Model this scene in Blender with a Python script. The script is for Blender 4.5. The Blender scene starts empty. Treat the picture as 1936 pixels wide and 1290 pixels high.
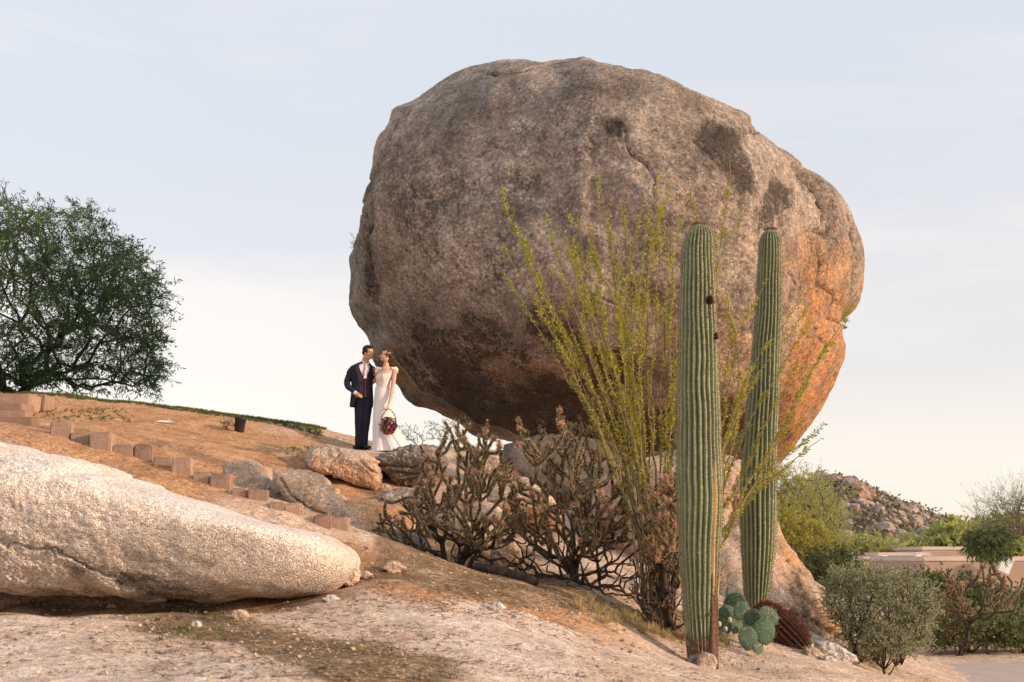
import bpy, math, random
import numpy as np
from mathutils import Vector, Matrix
R = math.radians
rng = np.random.RandomState(7)
random.seed(7)
C = bpy.context.scene.collection
SC = bpy.context.scene

# ------------------------------------------------------------------ camera
F = 2689.0; W0, H0 = 1936.0, 1290.0; PITCH = math.atan(415 / F); CZ = 1.6
cam = bpy.data.cameras.new('camera'); camo = bpy.data.objects.new('camera', cam); C.objects.link(camo)
camo.location = (0, 0, CZ); camo.rotation_euler = (R(90) + PITCH, 0, 0)
cam.sensor_width = 36; cam.lens = F / W0 * 36; cam.clip_end = 3000; cam.clip_start = 0.1
cam.dof.use_dof = True; cam.dof.focus_distance = 21; cam.dof.aperture_fstop = 4.0
SC.camera = camo

# ------------------------------------------------------------------ light
SUN_DIR = Vector((0.93, -0.34, 0.24)).normalized()
w = bpy.data.worlds.new('World'); SC.world = w; w.use_nodes = True
nt = w.node_tree; nt.nodes.clear()
def wn(t, **k):
    n = nt.nodes.new(t)
    for a, b in k.items(): setattr(n, a, b)
    return n
out = wn('ShaderNodeOutputWorld'); add = wn('ShaderNodeAddShader')
sky = wn('ShaderNodeTexSky', sky_type='NISHITA', sun_disc=False)
sky.sun_elevation = math.asin(SUN_DIR.z); sky.sun_rotation = math.atan2(SUN_DIR.x, SUN_DIR.y)
b1 = wn('ShaderNodeBackground'); b1.inputs[1].default_value = 0.05
nt.links.new(sky.outputs[0], b1.inputs[0])
# a thin high veil of cloud lit by the low sun, denser and creamier near the horizon
tc = wn('ShaderNodeTexCoord'); sep = wn('ShaderNodeSeparateXYZ'); nt.links.new(tc.outputs['Generated'], sep.inputs[0])
ramp = wn('ShaderNodeValToRGB'); nt.links.new(sep.outputs['Z'], ramp.inputs[0])
els = [(0.0, (.40, .32, .26)), (.012, (.86, .75, .68)), (.07, (.83, .72, .67)), (.13, (.70, .645, .635)), (.20, (.67, .64, .65)), (.29, (.64, .645, .67)), (.37, (.65, .66, .70)), (.6, (.78, .78, .82)), (1.0, (.80, .82, .90))]
cr = ramp.color_ramp
while len(cr.elements) < len(els): cr.elements.new(.5)
for e, (p, c) in zip(cr.elements, els): e.position = p; e.color = (*c, 1)
mp = wn('ShaderNodeMapping'); mp.inputs['Scale'].default_value = (1.3, 1.3, 7.5); mp.inputs['Rotation'].default_value = (0, R(5), 0)
nt.links.new(tc.outputs['Generated'], mp.inputs[0])
nz = wn('ShaderNodeTexNoise'); nz.inputs['Scale'].default_value = 2.0; nz.inputs['Detail'].default_value = 8; nz.inputs['Roughness'].default_value = .55
nz.inputs['Distortion'].default_value = .5
nt.links.new(mp.outputs[0], nz.inputs['Vector'])
r2 = wn('ShaderNodeValToRGB'); r2.color_ramp.elements[0].position = .46; r2.color_ramp.elements[1].position = .70
nt.links.new(nz.outputs[0], r2.inputs[0])
# cloud bank low on the left
mr = wn('ShaderNodeMapRange'); mr.inputs[1].default_value = .235; mr.inputs[2].default_value = .180; mr.interpolation_type = 'SMOOTHSTEP'
ns = wn('ShaderNodeMath', operation='MULTIPLY_ADD'); nt.links.new(nz.outputs[0], ns.inputs[0]); ns.inputs[1].default_value = -.16; nt.links.new(sep.outputs['Z'], ns.inputs[2])
ns2 = wn('ShaderNodeMath', operation='ADD'); nt.links.new(ns.outputs[0], ns2.inputs[0]); ns2.inputs[1].default_value = .08
nt.links.new(ns2.outputs[0], mr.inputs[0])
mrx = wn('ShaderNodeMapRange'); mrx.inputs[1].default_value = .03; mrx.inputs[2].default_value = -.16; mrx.interpolation_type = 'SMOOTHSTEP'
nt.links.new(sep.outputs['X'], mrx.inputs[0])
mm = wn('ShaderNodeMath', operation='MULTIPLY'); nt.links.new(mr.outputs[0], mm.inputs[0]); nt.links.new(mrx.outputs[0], mm.inputs[1])
mm2 = wn('ShaderNodeMath', operation='MULTIPLY'); nt.links.new(r2.outputs[0], mm2.inputs[0]); mm2.inputs[1].default_value = .6
mmx = wn('ShaderNodeMath', operation='MAXIMUM'); nt.links.new(mm.outputs[0], mmx.inputs[0]); nt.links.new(mm2.outputs[0], mmx.inputs[1])
mix = wn('ShaderNodeMix', data_type='RGBA'); nt.links.new(mmx.outputs[0], mix.inputs[0]); nt.links.new(ramp.outputs[0], mix.inputs[6]); mix.inputs[7].default_value = (.84, .75, .70, 1)
b2 = wn('ShaderNodeBackground'); b2.inputs[1].default_value = 1.03; nt.links.new(mix.outputs[2], b2.inputs[0])
nt.links.new(b1.outputs[0], add.inputs[0]); nt.links.new(b2.outputs[0], add.inputs[1]); nt.links.new(add.outputs[0], out.inputs[0])

sl = bpy.data.lights.new('sun', 'SUN'); so = bpy.data.objects.new('sun', sl); C.objects.link(so)
sl.energy = 4.7; sl.angle = R(3.0); sl.color = (1.0, .71, .48)
so.rotation_euler = (-SUN_DIR).to_track_quat('-Z', 'Y').to_euler()
SC.view_settings.view_transform = 'Standard'; SC.view_settings.look = 'None'
SC.view_settings.exposure = 0.0; SC.view_settings.gamma = 1.0; SC.view_settings.use_curve_mapping = False
SC.cycles.max_bounces = 6; SC.cycles.transparent_max_bounces = 4

# ------------------------------------------------------------------ helpers
ct, st = math.cos(PITCH), math.sin(PITCH)
def P(px, py, Y):
    dx = (px - W0 / 2) / F; dy = (H0 / 2 - py) / F
    t = Y / (ct - dy * st)
    return np.array([dx * t, Y, CZ + (st + dy * ct) * t])
def proj(v):
    v = np.asarray(v, float); x, y, z = v[..., 0], v[..., 1], v[..., 2] - CZ
    d = y * ct + z * st; u = -y * st + z * ct
    return np.stack([W0 / 2 + F * x / d, H0 / 2 - F * u / d], -1)
def u32(a): return a.astype(np.int64).astype(np.uint32)
def _hash(ix, iy, iz, seed):
    h = u32(ix) * np.uint32(374761393) + u32(iy) * np.uint32(668265263) + u32(iz) * np.uint32(2246822519) + np.uint32((seed * 3266489917) & 0xffffffff)
    h = (h ^ (h >> np.uint32(13))) * np.uint32(1274126177); h = (h ^ (h >> np.uint32(15))) * np.uint32(2654435761); h ^= h >> np.uint32(16)
    return h.astype(np.float64) / 4294967295.0 * 2 - 1
def vnoise(p, seed=0):
    i = np.floor(p); f = p - i; f = f * f * f * (f * (f * 6 - 15) + 10)
    r = 0
    for a in (0, 1):
        wa = f[..., 0] if a else 1 - f[..., 0]
        for b in (0, 1):
            wb = f[..., 1] if b else 1 - f[..., 1]
            for c in (0, 1):
                wc = f[..., 2] if c else 1 - f[..., 2]
                r = r + wa * wb * wc * _hash(i[..., 0] + a, i[..., 1] + b, i[..., 2] + c, seed)
    return r
def fbm(p, scale, octv=4, seed=0, gain=.5):
    p = np.asarray(p, float) * scale + 17.3; r = 0; a = 1.0; t = 0
    for k in range(octv):
        r = r + a * vnoise(p, seed + k * 31); t += a; a *= gain; p = p * 2.03 + 5.1
    return r / t
def sstep(a, b, x):
    t = np.clip((x - a) / (b - a), 0, 1); return t * t * (3 - 2 * t)

def mk(name, verts, faces, mat=None, parent=None, smooth=True, attrs=None):
    """link one mesh object; faces = an (n,k) array, a list of such arrays, or a list of tuples"""
    me = bpy.data.meshes.new(name)
    verts = np.asarray(verts, np.float32).reshape(-1, 3)
    if isinstance(faces, np.ndarray): faces = [faces]
    if len(faces) and isinstance(faces[0], np.ndarray):
        lp = np.concatenate([f.reshape(-1) for f in faces]).astype(np.int32)
        cnt = np.concatenate([np.full(len(f), f.shape[1], np.int32) for f in faces])
        me.vertices.add(len(verts)); me.vertices.foreach_set('co', verts.reshape(-1))
        me.loops.add(len(lp)); me.loops.foreach_set('vertex_index', lp)
        me.polygons.add(len(cnt))
        me.polygons.foreach_set('loop_start', np.concatenate([[0], np.cumsum(cnt)[:-1]]).astype(np.int32))
        me.update(calc_edges=True)
    else:
        me.from_pydata(verts.tolist(), [], [tuple(f) for f in faces]); me.update()
    me.polygons.foreach_set('use_smooth', np.full(len(me.polygons), smooth, bool))
    if attrs:
        for k, v in attrs.items():
            a = me.attributes.new(k, 'FLOAT', 'POINT'); a.data.foreach_set('value', np.asarray(v, np.float32))
    me.validate()
    if mat:
        for m in (mat if isinstance(mat, (list, tuple)) else [mat]): me.materials.append(m)
    o = bpy.data.objects.new(name, me); C.objects.link(o)
    if parent: o.parent = parent
    return o
def empty(name, loc=(0, 0, 0), rz=0):
    o = bpy.data.objects.new(name, None); C.objects.link(o); o.location = loc; o.rotation_euler = (0, 0, rz); o.empty_display_size = .1
    return o
def tag(o, label=None, cat=None, group=None, kind=None):
    if label: o['label'] = label
    if cat: o['category'] = cat
    if group: o['group'] = group
    if kind: o['kind'] = kind
    return o
class MB:
    """mesh buffer of quads and triangles"""
    def __init__(s): s.v = []; s.f = {}; s.n = 0
    def add(s, v, *fs):
        v = np.asarray(v, float).reshape(-1, 3); s.v.append(v)
        for f in fs:
            f = np.asarray(f, int)
            if len(f): s.f.setdefault(f.shape[1], []).append(f + s.n)
        s.n += len(v)
    def tube(s, pts, rad, n=6, cap=True, bump=None):
        pts = np.asarray(pts, float); m = len(pts); rad = np.broadcast_to(np.asarray(rad, float), (m,)).copy()
        t = np.gradient(pts, axis=0); t /= np.linalg.norm(t, axis=1)[:, None] + 1e-9
        a = np.array([0, 0, 1.0]) if abs(t[0][2]) < .9 else np.array([1.0, 0, 0])
        u = np.cross(t, a); u /= np.linalg.norm(u, axis=1)[:, None] + 1e-9
        w_ = np.cross(t, u); th = np.arange(n) / n * 2 * math.pi
        ring = (u[:, None] * np.cos(th)[None, :, None] + w_[:, None] * np.sin(th)[None, :, None])
        rr = rad[:, None] * (1 if bump is None else bump(m, n))
        v = pts[:, None] + ring * rr[..., None] if bump is not None else pts[:, None] + ring * rad[:, None, None]
        i = np.arange(m - 1)[:, None] * n; j = np.arange(n)[None]; k = (j + 1) % n
        q = np.stack([i + j, i + k, i + n + k, i + n + j], -1).reshape(-1, 4)
        v = v.reshape(-1, 3)
        if cap:
            v = np.vstack([v, pts[0], pts[-1]]); c0 = m * n; jj = np.arange(n)
            tr = np.vstack([np.stack([np.full(n, c0), (jj + 1) % n, jj], -1), np.stack([np.full(n, c0 + 1), (m - 1) * n + jj, (m - 1) * n + (jj + 1) % n], -1)])
            s.add(v, q, tr)
        else: s.add(v, q)
    def leaves(s, pos, d, nrm, L, Wd):
        """diamond-shaped leaves: base pos, direction d, face normal nrm"""
        pos = np.asarray(pos, float); n = len(pos)
        if not n: return
        d = d / (np.linalg.norm(d, axis=1)[:, None] + 1e-9); sd = np.cross(d, nrm); sd /= np.linalg.norm(sd, axis=1)[:, None] + 1e-9
        L = np.broadcast_to(L, (n,))[:, None]; Wd = np.broadcast_to(Wd, (n,))[:, None]
        v = np.stack([pos, pos + d * L * .45 + sd * Wd * .5, pos + d * L, pos + d * L * .45 - sd * Wd * .5], 1).reshape(-1, 3)
        s.add(v, (np.arange(n)[:, None] * 4 + np.arange(4)[None]))
    def box(s, c, h, rot=None):
        v = np.array([[x, y, z] for z in (-1, 1) for y in (-1, 1) for x in (-1, 1)], float) * np.asarray(h)
        if rot is not None: v = v @ np.asarray(rot).T
        s.add(v + np.asarray(c), np.array([[0, 2, 3, 1], [4, 5, 7, 6], [0, 1, 5, 4], [2, 6, 7, 3], [0, 4, 6, 2], [1, 3, 7, 5]]))
    def build(s, name, mat=None, parent=None, smooth=True, attrs=None):
        fs = [np.concatenate(f) for f in s.f.values()]
        return mk(name, np.concatenate(s.v), fs, mat, parent, smooth, attrs)
def runit(n):
    v = rng.normal(size=(n, 3)); return v / np.linalg.norm(v, axis=1)[:, None]
def lerp_path(pts, n):
    pts = np.asarray(pts, float); d = np.concatenate([[0], np.cumsum(np.linalg.norm(np.diff(pts, axis=0), axis=1))])
    s = np.linspace(0, d[-1], n)
    return np.stack([np.interp(s, d, pts[:, k]) for k in range(pts.shape[1])], -1)
def smooth_path(pts, n, it=6):
    p = lerp_path(pts, n)
    for _ in range(it): p[1:-1] = (p[:-2] + 2 * p[1:-1] + p[2:]) / 4
    return p
_ico = {}
def ico(k):
    if k not in _ico:
        import bmesh
        bm = bmesh.new(); bmesh.ops.create_icosphere(bm, subdivisions=k, radius=1)
        v = np.array([x.co[:] for x in bm.verts]); f = np.array([[q.index for q in x.verts] for x in bm.faces]); bm.free()
        _ico[k] = (v / np.linalg.norm(v, axis=1)[:, None], f)
    return _ico[k]

# ------------------------------------------------------------------ materials
class NT:
    def __init__(s, name):
        s.m = bpy.data.materials.new(name); s.m.use_nodes = True; s.t = s.m.node_tree; s.b = s.t.nodes['Principled BSDF']
    def n(s, t, **k):
        x = s.t.nodes.new(t)
        for a, b in k.items(): setattr(x, a, b)
        return x
    def l(s, a, b): s.t.links.new(a, b)
    def noise(s, scale, detail=4, rough=.6, vec=None, dist=0):
        x = s.n('ShaderNodeTexNoise'); x.inputs['Scale'].default_value = scale; x.inputs['Detail'].default_value = detail; x.inputs['Roughness'].default_value = rough; x.inputs['Distortion'].default_value = dist
        s.l(vec or s.co(), x.inputs['Vector']); return x.outputs[0]
    def co(s, kind='Object'):
        if not hasattr(s, '_tc'): s._tc = s.n('ShaderNodeTexCoord')
        return s._tc.outputs[kind]
    def vor(s, scale, out='Distance', vec=None, feature='F1'):
        x = s.n('ShaderNodeTexVoronoi', feature=feature); x.inputs['Scale'].default_value = scale; s.l(vec or s.co(), x.inputs['Vector']); return x.outputs[out]
    def attr(s, name): x = s.n('ShaderNodeAttribute', attribute_name=name); return x.outputs['Fac']
    def ramp(s, fac, els, interp='LINEAR'):
        x = s.n('ShaderNodeValToRGB'); cr = x.color_ramp; cr.interpolation = interp
        while len(cr.elements) < len(els): cr.elements.new(.5)
        for e, (p, c) in zip(cr.elements, els):
            e.position = p; e.color = (*c, 1) if not np.isscalar(c) else (c, c, c, 1)
        s.l(fac, x.inputs[0]); return x.outputs[0]
    def mix(s, fac, a, b, mode='MIX'):
        x = s.n('ShaderNodeMix', data_type='RGBA', blend_type=mode)
        for v, i in ((fac, 0), (a, 6), (b, 7)):
            if hasattr(v, 'links') or hasattr(v, 'is_linked'): s.l(v, x.inputs[i])
            elif i == 0: x.inputs[0].default_value = v
            else: x.inputs[i].default_value = (*v, 1)
        return x.outputs[2]
    def math(s, op, a, b=None, clamp=False):
        x = s.n('ShaderNodeMath', operation=op, use_clamp=clamp)
        for i, v in enumerate((a, b)):
            if v is None: continue
            if hasattr(v, 'is_linked'): s.l(v, x.inputs[i])
            else: x.inputs[i].default_value = v
        return x.outputs[0]
    def bump(s, h, strength=.5, dist=.02, prev=None):
        x = s.n('ShaderNodeBump'); x.inputs['Strength'].default_value = strength; x.inputs['Distance'].default_value = dist
        s.l(h, x.inputs['Height'])
        if prev: s.l(prev, x.inputs['Normal'])
        return x.outputs[0]
    def fin(s, col, rough=.9, normal=None, spec=.2):
        if hasattr(col, 'is_linked'): s.l(col, s.b.inputs['Base Color'])
        else: s.b.inputs['Base Color'].default_value = (*col, 1)
        s.b.inputs['Roughness'].default_value = rough; s.b.inputs['Specular IOR Level'].default_value = spec
        if normal: s.l(normal, s.b.inputs['Normal'])
        return s.m
def simple(name, c1, c2=None, scale=8, rough=.8, bump=.0, spec=.2, island=False, bdist=.01):
    m = NT(name)
    if c2 is None: c2 = tuple(x * .75 for x in c1)
    if island:
        g = m.n('ShaderNodeNewGeometry'); f = m.math('ADD', m.math('MULTIPLY', g.outputs['Random Per Island'], .5), m.math('MULTIPLY', m.noise(scale), .5))
        col = m.ramp(f, [(.25, c2), (.72, c1)])
    else: col = m.ramp(m.noise(scale, 5), [(.35, c2), (.65, c1)])
    nrm = m.bump(m.noise(scale * 4, 5), bump, bdist) if bump else None
    return m.fin(col, rough, nrm, spec)
def leafmat(name, c1, c2, scale=3, trans=.35, c3=None):
    m = NT(name); g = m.n('ShaderNodeNewGeometry')
    f = m.math('ADD', m.math('MULTIPLY', g.outputs['Random Per Island'], .55), m.math('MULTIPLY', m.noise(scale, 3), .45))
    els = [(.2, c2), (.7, c1)] + ([(.9, c3)] if c3 else [])
    col = m.ramp(f, els); m.fin(col, .65, None, .25)
    tr = m.n('ShaderNodeBsdfTranslucent'); m.l(col, tr.inputs[0]); mx = m.n('ShaderNodeMixShader'); mx.inputs[0].default_value = trans
    m.l(m.b.outputs[0], mx.inputs[1]); m.l(tr.outputs[0], mx.inputs[2]); m.l(mx.outputs[0], m.t.nodes['Material Output'].inputs[0])
    return m.m
def rockmat(name, light, mid, darkc, grain=14., orange=(.42, .20, .085), bstr=.7, pit=.35, palec=(.55, .45, .36), lump=1., contrast=1., fleck=0., cr_=1., stc=.22):
    """granite: mottled patches, coarse crystals, attribute masks stain / rust / pale for the rock's own markings"""
    m = NT(name)
    big = m.noise(.9, 6, .62, dist=.3); med = m.noise(4.5, 6, .65); fine = m.noise(grain * 1.6, 4, .7)
    f = m.math('ADD', m.math('MULTIPLY', big, .42), m.math('ADD', m.math('MULTIPLY', med, .30), m.math('MULTIPLY', fine, .28)))
    col = m.ramp(f, [(.50 - .12 / cr_, darkc), (.50, mid), (.50 + .14 / cr_, light)])
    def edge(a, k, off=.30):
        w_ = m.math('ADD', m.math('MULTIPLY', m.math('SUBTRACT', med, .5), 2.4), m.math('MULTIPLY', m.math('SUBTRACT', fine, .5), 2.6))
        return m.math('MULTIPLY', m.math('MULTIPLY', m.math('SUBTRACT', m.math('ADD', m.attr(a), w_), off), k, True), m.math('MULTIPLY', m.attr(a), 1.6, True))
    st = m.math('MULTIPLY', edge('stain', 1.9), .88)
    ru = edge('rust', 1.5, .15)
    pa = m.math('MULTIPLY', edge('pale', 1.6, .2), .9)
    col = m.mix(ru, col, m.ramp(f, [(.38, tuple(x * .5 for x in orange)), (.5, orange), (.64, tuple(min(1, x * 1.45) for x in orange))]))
    col = m.mix(pa, col, palec)
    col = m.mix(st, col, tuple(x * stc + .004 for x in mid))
    cells = m.vor(grain * 2.1, 'Color'); hs = m.n('ShaderNodeSeparateColor'); m.l(cells, hs.inputs[0])
    sp = m.ramp(hs.outputs[0], [(0, 1 - .38 * contrast), (.25, 1 - .15 * contrast), (.75, 1.05), (1, 1 + .42 * contrast)])
    col = m.mix(.85, col, sp, 'MULTIPLY')
    pits = m.ramp(m.vor(grain * .55), [(.05, 0), (.22, 1)])
    pitm = m.mix(pit, (1, 1, 1), m.ramp(pits, [(0, .35), (1, 1)])); col = m.mix(1.0, col, pitm, 'MULTIPLY')
    if fleck:
        fk = m.ramp(m.noise(grain * 1.3, 5, .8), [(.40, 1), (.47, 0)]); fk = m.math('MULTIPLY', fk, fleck); col = m.mix(fk, col, tuple(x * .42 for x in darkc))
    n1 = m.bump(med, .55 * lump, .10); n2 = m.bump(m.noise(grain, 6, .78), bstr, .035 * lump, n1); n3 = m.bump(m.vor(grain * 2.1), bstr, -.012, n2)
    return m.fin(col, .92, n3, .25)

M = {}
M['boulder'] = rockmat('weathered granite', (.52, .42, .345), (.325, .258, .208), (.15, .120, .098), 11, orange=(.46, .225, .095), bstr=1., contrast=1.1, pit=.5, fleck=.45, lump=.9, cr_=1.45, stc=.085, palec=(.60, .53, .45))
M['pale_rock'] = rockmat('pale granite', (.92, .83, .765), (.83, .735, .665), (.62, .52, .44), 33, pit=.45, lump=.4, contrast=1.1, fleck=.7, bstr=.9, orange=(.60, .36, .18))
M['tan_rock'] = rockmat('tan granite', (.72, .54, .40), (.55, .40, .29), (.33, .235, .165), 20, fleck=.35, cr_=1.2, orange=(.55, .27, .11))
M['grey_rock'] = rockmat('grey granite', (.34, .27, .22), (.235, .185, .15), (.13, .105, .09), 15)
M['painted_shade_rock'] = rockmat('painted shade granite', (.22, .175, .14), (.145, .115, .092), (.08, .064, .052), 15)  # grey granite darkened: shade under the giant boulder is put into the colour
M['white_rock'] = rockmat('white quartz', (.80, .76, .71), (.66, .61, .56), (.36, .32, .28), 18)

# ------------------------------------------------------------------ ground
gc = []
def g_(px, py, Y): gc.append(P(px, py, Y))
for a in [(-200,1290,8.6),(0,1290,8.5),(300,1290,8.3),(650,1290,8.2),(1000,1290,8.9),(1400,1290,11),(1325,1258,14),(1200,1195,14),(1000,1125,13.6),(800,1080,13.5),(700,1062,13.4),(665,1112,12.5),
          (700,1105,12.2),(700,1200,10.2),(640,1150,11.6),(350,1165,10.9),(0,1160,10.6),(-250,1150,10.8),(300,1230,9.4),(1000,1205,11),(1200,1250,11.5),(1450,1262,14),(1500,1240,15),(1600,1252,16.4),(1700,1285,17.2),(1450,1228,15.3),
          (680,1000,14.6),(700,950,17),(700,849,24.2),(780,852,24),(600,835,24.2),(500,872,20),(430,835,21.5),(100,749,25),(-300,744,25),(300,768,25),(450,787,25),(600,809,25),(660,840,24.6),
          (200,800,22),(300,835,19.5),(640,1003,15.3),(550,970,15.6),(420,922,16.2),(270,870,17),(190,851,17.4),(0,809,18.5),(-250,790,19),(0,838,14.5),(300,918,14.2),(500,977,13.9),(600,1003,13.9),(-300,815,14.6),
          (600,1008,16.7),(690,1014,16.6),(650,1016,16.2),(480,945,17),(430,905,18.4),(700,965,18),(680,942,20),(760,1045,16.6),(750,1068,16),(770,1005,19.2),(820,935,20.6),(955,1085,16.2),(905,1042,17.1),(900,1025,18),(1000,1014,18.9),(1100,965,22.6),(1100,1100,15.6),(1130,1080,17.6),(1300,1135,16.6),(1250,1155,15.5),(1400,1160,16.6),(1550,1222,17.2),
          (850,890,22),(1200,1010,22),(1450,1150,18.5),(-250,1150,12.6),(0,1152,12.6),(200,1152,12.5),(350,1158,12.3),(480,1155,12.2),(580,1130,12.6),(500,950,17),(380,900,17.6),(230,845,18.2),(100,805,19),(850,856,24),(900,849,24.5),(950,852,25),(1050,872,25.5),(1200,895,26),(1000,945,22.5)]: g_(*a)
for a in [(0,0,0),(-3,3,.1),(3,4,.05),(-6,2,.2),(6,3,0),(5,10,.3),(3,12.5,.42),(8,14,.05),(5.2,17.5,.1),(6.2,19,-.02),(7,22,0),(10,22,0),(14,20,0),(9,30,0),(5.6,21.5,.25),(5.5,26,.2),(4.5,30,.3),(0,30,2.2),(-3,28.5,2.9),(-3.2,33,2.4),(-10,29,4.32),(-16,29,4.3),(-6,29,3.9),(-10,36,4.1),(-16,40,4),(-5,40,2.6),(2,40,.6),(12,40,0),(-20,16,3.0),(-20,10,1.6),(-12,7,.9),(20,10,0),(20,40,0),(-25,28,4.3)]: gc.append(np.array(a, float))
gc = np.array(gc); _xy = gc[:, :2]
def _k(d): return np.sqrt(d * d + .35)
_A = _k(np.linalg.norm(_xy[:, None] - _xy[None], axis=2)) - 0.02 * np.eye(len(gc))
_n = len(gc); _S = np.zeros((_n + 1, _n + 1)); _S[:_n, :_n] = _A; _S[:_n, _n] = 1; _S[_n, :_n] = 1
_wt = np.linalg.solve(_S, np.concatenate([gc[:, 2], [0]]))
def gz(x, y):
    x = np.atleast_1d(np.asarray(x, float)); y = np.atleast_1d(np.asarray(y, float)); sh = x.shape
    q = np.stack([x.ravel(), y.ravel()], -1); z = np.empty(len(q))
    for i in range(0, len(q), 20000):
        z[i:i + 20000] = _k(np.linalg.norm(q[i:i + 20000, None] - _xy[None], axis=2)) @ _wt[:_n] + _wt[_n]
    r = np.hypot(q[:, 0], q[:, 1] - 18); far = sstep(26, 55, r); z = z * (1 - far) - .05 * far
    rt = sstep(5.4, 7.4, q[:, 0] - .10 * (q[:, 1] - 20)) * sstep(15, 18, q[:, 1])     # the level ground on the right
    z = z * (1 - rt)
    near = sstep(60, 30, r)
    z = z + near * (fbm(np.stack([q[:, 0], q[:, 1], q[:, 0] * 0], -1), .9, 4, 3) * .055 * (1 - rt * .7))
    return z.reshape(sh)
def hit(px, py, y0=6., y1=40.):
    ys = np.linspace(y0, y1, 700); pts = np.array([P(px, py, y) for y in ys]); g = gz(pts[:, 0], pts[:, 1]); k = np.argmax(pts[:, 2] < g)
    if not (pts[:, 2] < g).any(): k = len(ys) - 1
    return np.array([pts[k, 0], ys[k], g[k]])
def axis(lo, hi, step, far, grow=1.25):
    a = list(np.arange(lo, hi, step)); s = step
    while a[-1] < far: s *= grow; a.append(a[-1] + s)
    s = step
    while a[0] > -far: s *= grow; a.insert(0, a[0] - s)
    return np.array(a)
gx = axis(-8.5, 8.5, .062, 900); gy = axis(7, 27, .072, 1400)
GX, GY = np.meshgrid(gx, gy); GZ = gz(GX, GY)
gp3 = np.stack([GX, GY, GZ], -1).reshape(-1, 3)
inner = (np.abs(gp3[:, 0]) < 9) & (gp3[:, 1] > 6) & (gp3[:, 1] < 28)
pp = proj(np.where(gp3[:, 1:2] > 3, gp3, np.array([0, 5., 0])))
vis = (gp3[:, 1] > 3)
wob = fbm(gp3, .8, 5, 11) * 90; wob2 = fbm(gp3, 1.3, 5, 21) * 60
def blob(cx, cy, rx, ry, ang=0, soft=.35):
    a = R(ang); dx = pp[:, 0] + wob - cx; dy = pp[:, 1] + wob2 * .6 - cy
    u = (dx * math.cos(a) + dy * math.sin(a)) / rx; v = (-dx * math.sin(a) + dy * math.cos(a)) / ry
    return sstep(1 + soft, 1 - soft, np.hypot(u, v)) * vis
slab = np.maximum.reduce([blob(60, 1260, 470, 85, 14), blob(930, 1225, 200, 62, 14), blob(750, 1140, 60, 16, 15) * .45, blob(300, 1290, 300, 40, 8) * .8])
slab *= (gp3[:, 1] < 14.5)
litter = np.maximum.reduce([blob(430, 1195, 270, 30, 10) * .9, blob(700, 1270, 190, 55, 12), blob(560, 1230, 190, 40, 14), blob(640, 905, 120, 16, 17) * .8, blob(1030, 1125, 200, 26, 16) * 1.0, blob(850, 1100, 210, 34, 14) * .75, blob(620, 1150, 120, 10, -6) * .6, blob(160, 1150, 260, 10, 0) * .8, blob(730, 1080, 60, 30, 30) * .7, blob(560, 860, 90, 10, 12) * .8, blob(720, 1040, 60, 25, 60) * .8, blob(900, 1060, 200, 30, 10) * .8, blob(1230, 1180, 100, 30, 15) * .8])
orange = np.maximum.reduce([blob(850, 1120, 300, 50, 16), blob(350, 850, 420, 90, 10), blob(200, 780, 400, 50, 5) * .8, blob(560, 1150, 160, 14, -5) * .7, blob(760, 980, 120, 50, 20) * .8])
turf = sstep(.25, .6, (gp3[:, 1] - 24.7) / .8) * (gp3[:, 0] < -3.35) * (gp3[:, 1] < 60) + np.maximum.reduce([blob(100, 785, 45, 8), blob(200, 787, 35, 6), blob(75, 792, 30, 5)]) * .35
yd = gp3[:, 1]; rd_c = 19.2 + (gp3[:, 0] - 6) * .05
road = sstep(4.9, 5.6, gp3[:, 0]) * sstep(22.6, 22.2, yd + 0 * rd_c) * sstep(17.2, 17.6, yd) * 0
slab_ = slab * inner; gz_off = -slab_ * .0
gp3[:, 2] += inner * (fbm(gp3, 4, 4, 5) * .028 * (1 - slab_ * .5) + np.maximum(fbm(gp3, 1.9, 3, 9), 0) * slab_ * .05 + np.abs(fbm(gp3, 11, 3, 6)) * .014)
nx, ny = len(gx), len(gy); i = np.arange(ny - 1)[:, None] * nx; j = np.arange(nx - 1)[None]
gf = np.stack([i + j, i + j + 1, i + nx + j + 1, i + nx + j], -1).reshape(-1, 4)
m = NT('desert ground'); f1 = m.noise(2.2, 8, .68); f2 = m.noise(19, 6, .75); f3 = m.noise(.5, 4, .5)
fe = m.math('ADD', m.math('MULTIPLY', f1, .5), m.math('MULTIPLY', f2, .5))
base = m.ramp(fe, [(.36, (.36, .25, .175)), (.5, (.60, .44, .325)), (.64, (.76, .60, .465))])
org = m.ramp(fe, [(.36, (.23, .11, .05)), (.5, (.49, .265, .135)), (.64, (.66, .41, .23))])
slb = m.ramp(fe, [(.36, (.36, .245, .165)), (.48, (.62, .475, .37)), (.64, (.80, .665, .55))])
lit = m.ramp(fe, [(.38, (.07, .045, .025)), (.5, (.25, .16, .085)), (.64, (.54, .39, .25))])
grs = m.ramp(m.noise(30, 4, .7), [(.35, (.03, .045, .012)), (.65, (.10, .12, .035))])
def thr(a, wdt=.25):
    return m.math('MULTIPLY', m.math('SUBTRACT', m.math('ADD', a, m.math('MULTIPLY', m.math('SUBTRACT', fe, .5), 2.2)), .5 - wdt / 2), 1 / wdt, True)
c = m.mix(thr(m.attr('orange'), .7), base, org); c = m.mix(thr(m.attr('slab'), .3), c, slb); c = m.mix(thr(m.attr('litter'), .5), c, lit); c = m.mix(thr(m.attr('turf'), .3), c, grs)
c = m.mix(m.ramp(m.noise(4.5, 7, .82), [(.62, 0.), (.68, .75)]), c, (.13, .085, .05)); c = m.mix(m.ramp(m.noise(11, 5, .8, dist=.6), [(.63, 0.), (.70, .6)]), c, (.10, .07, .045))
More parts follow.
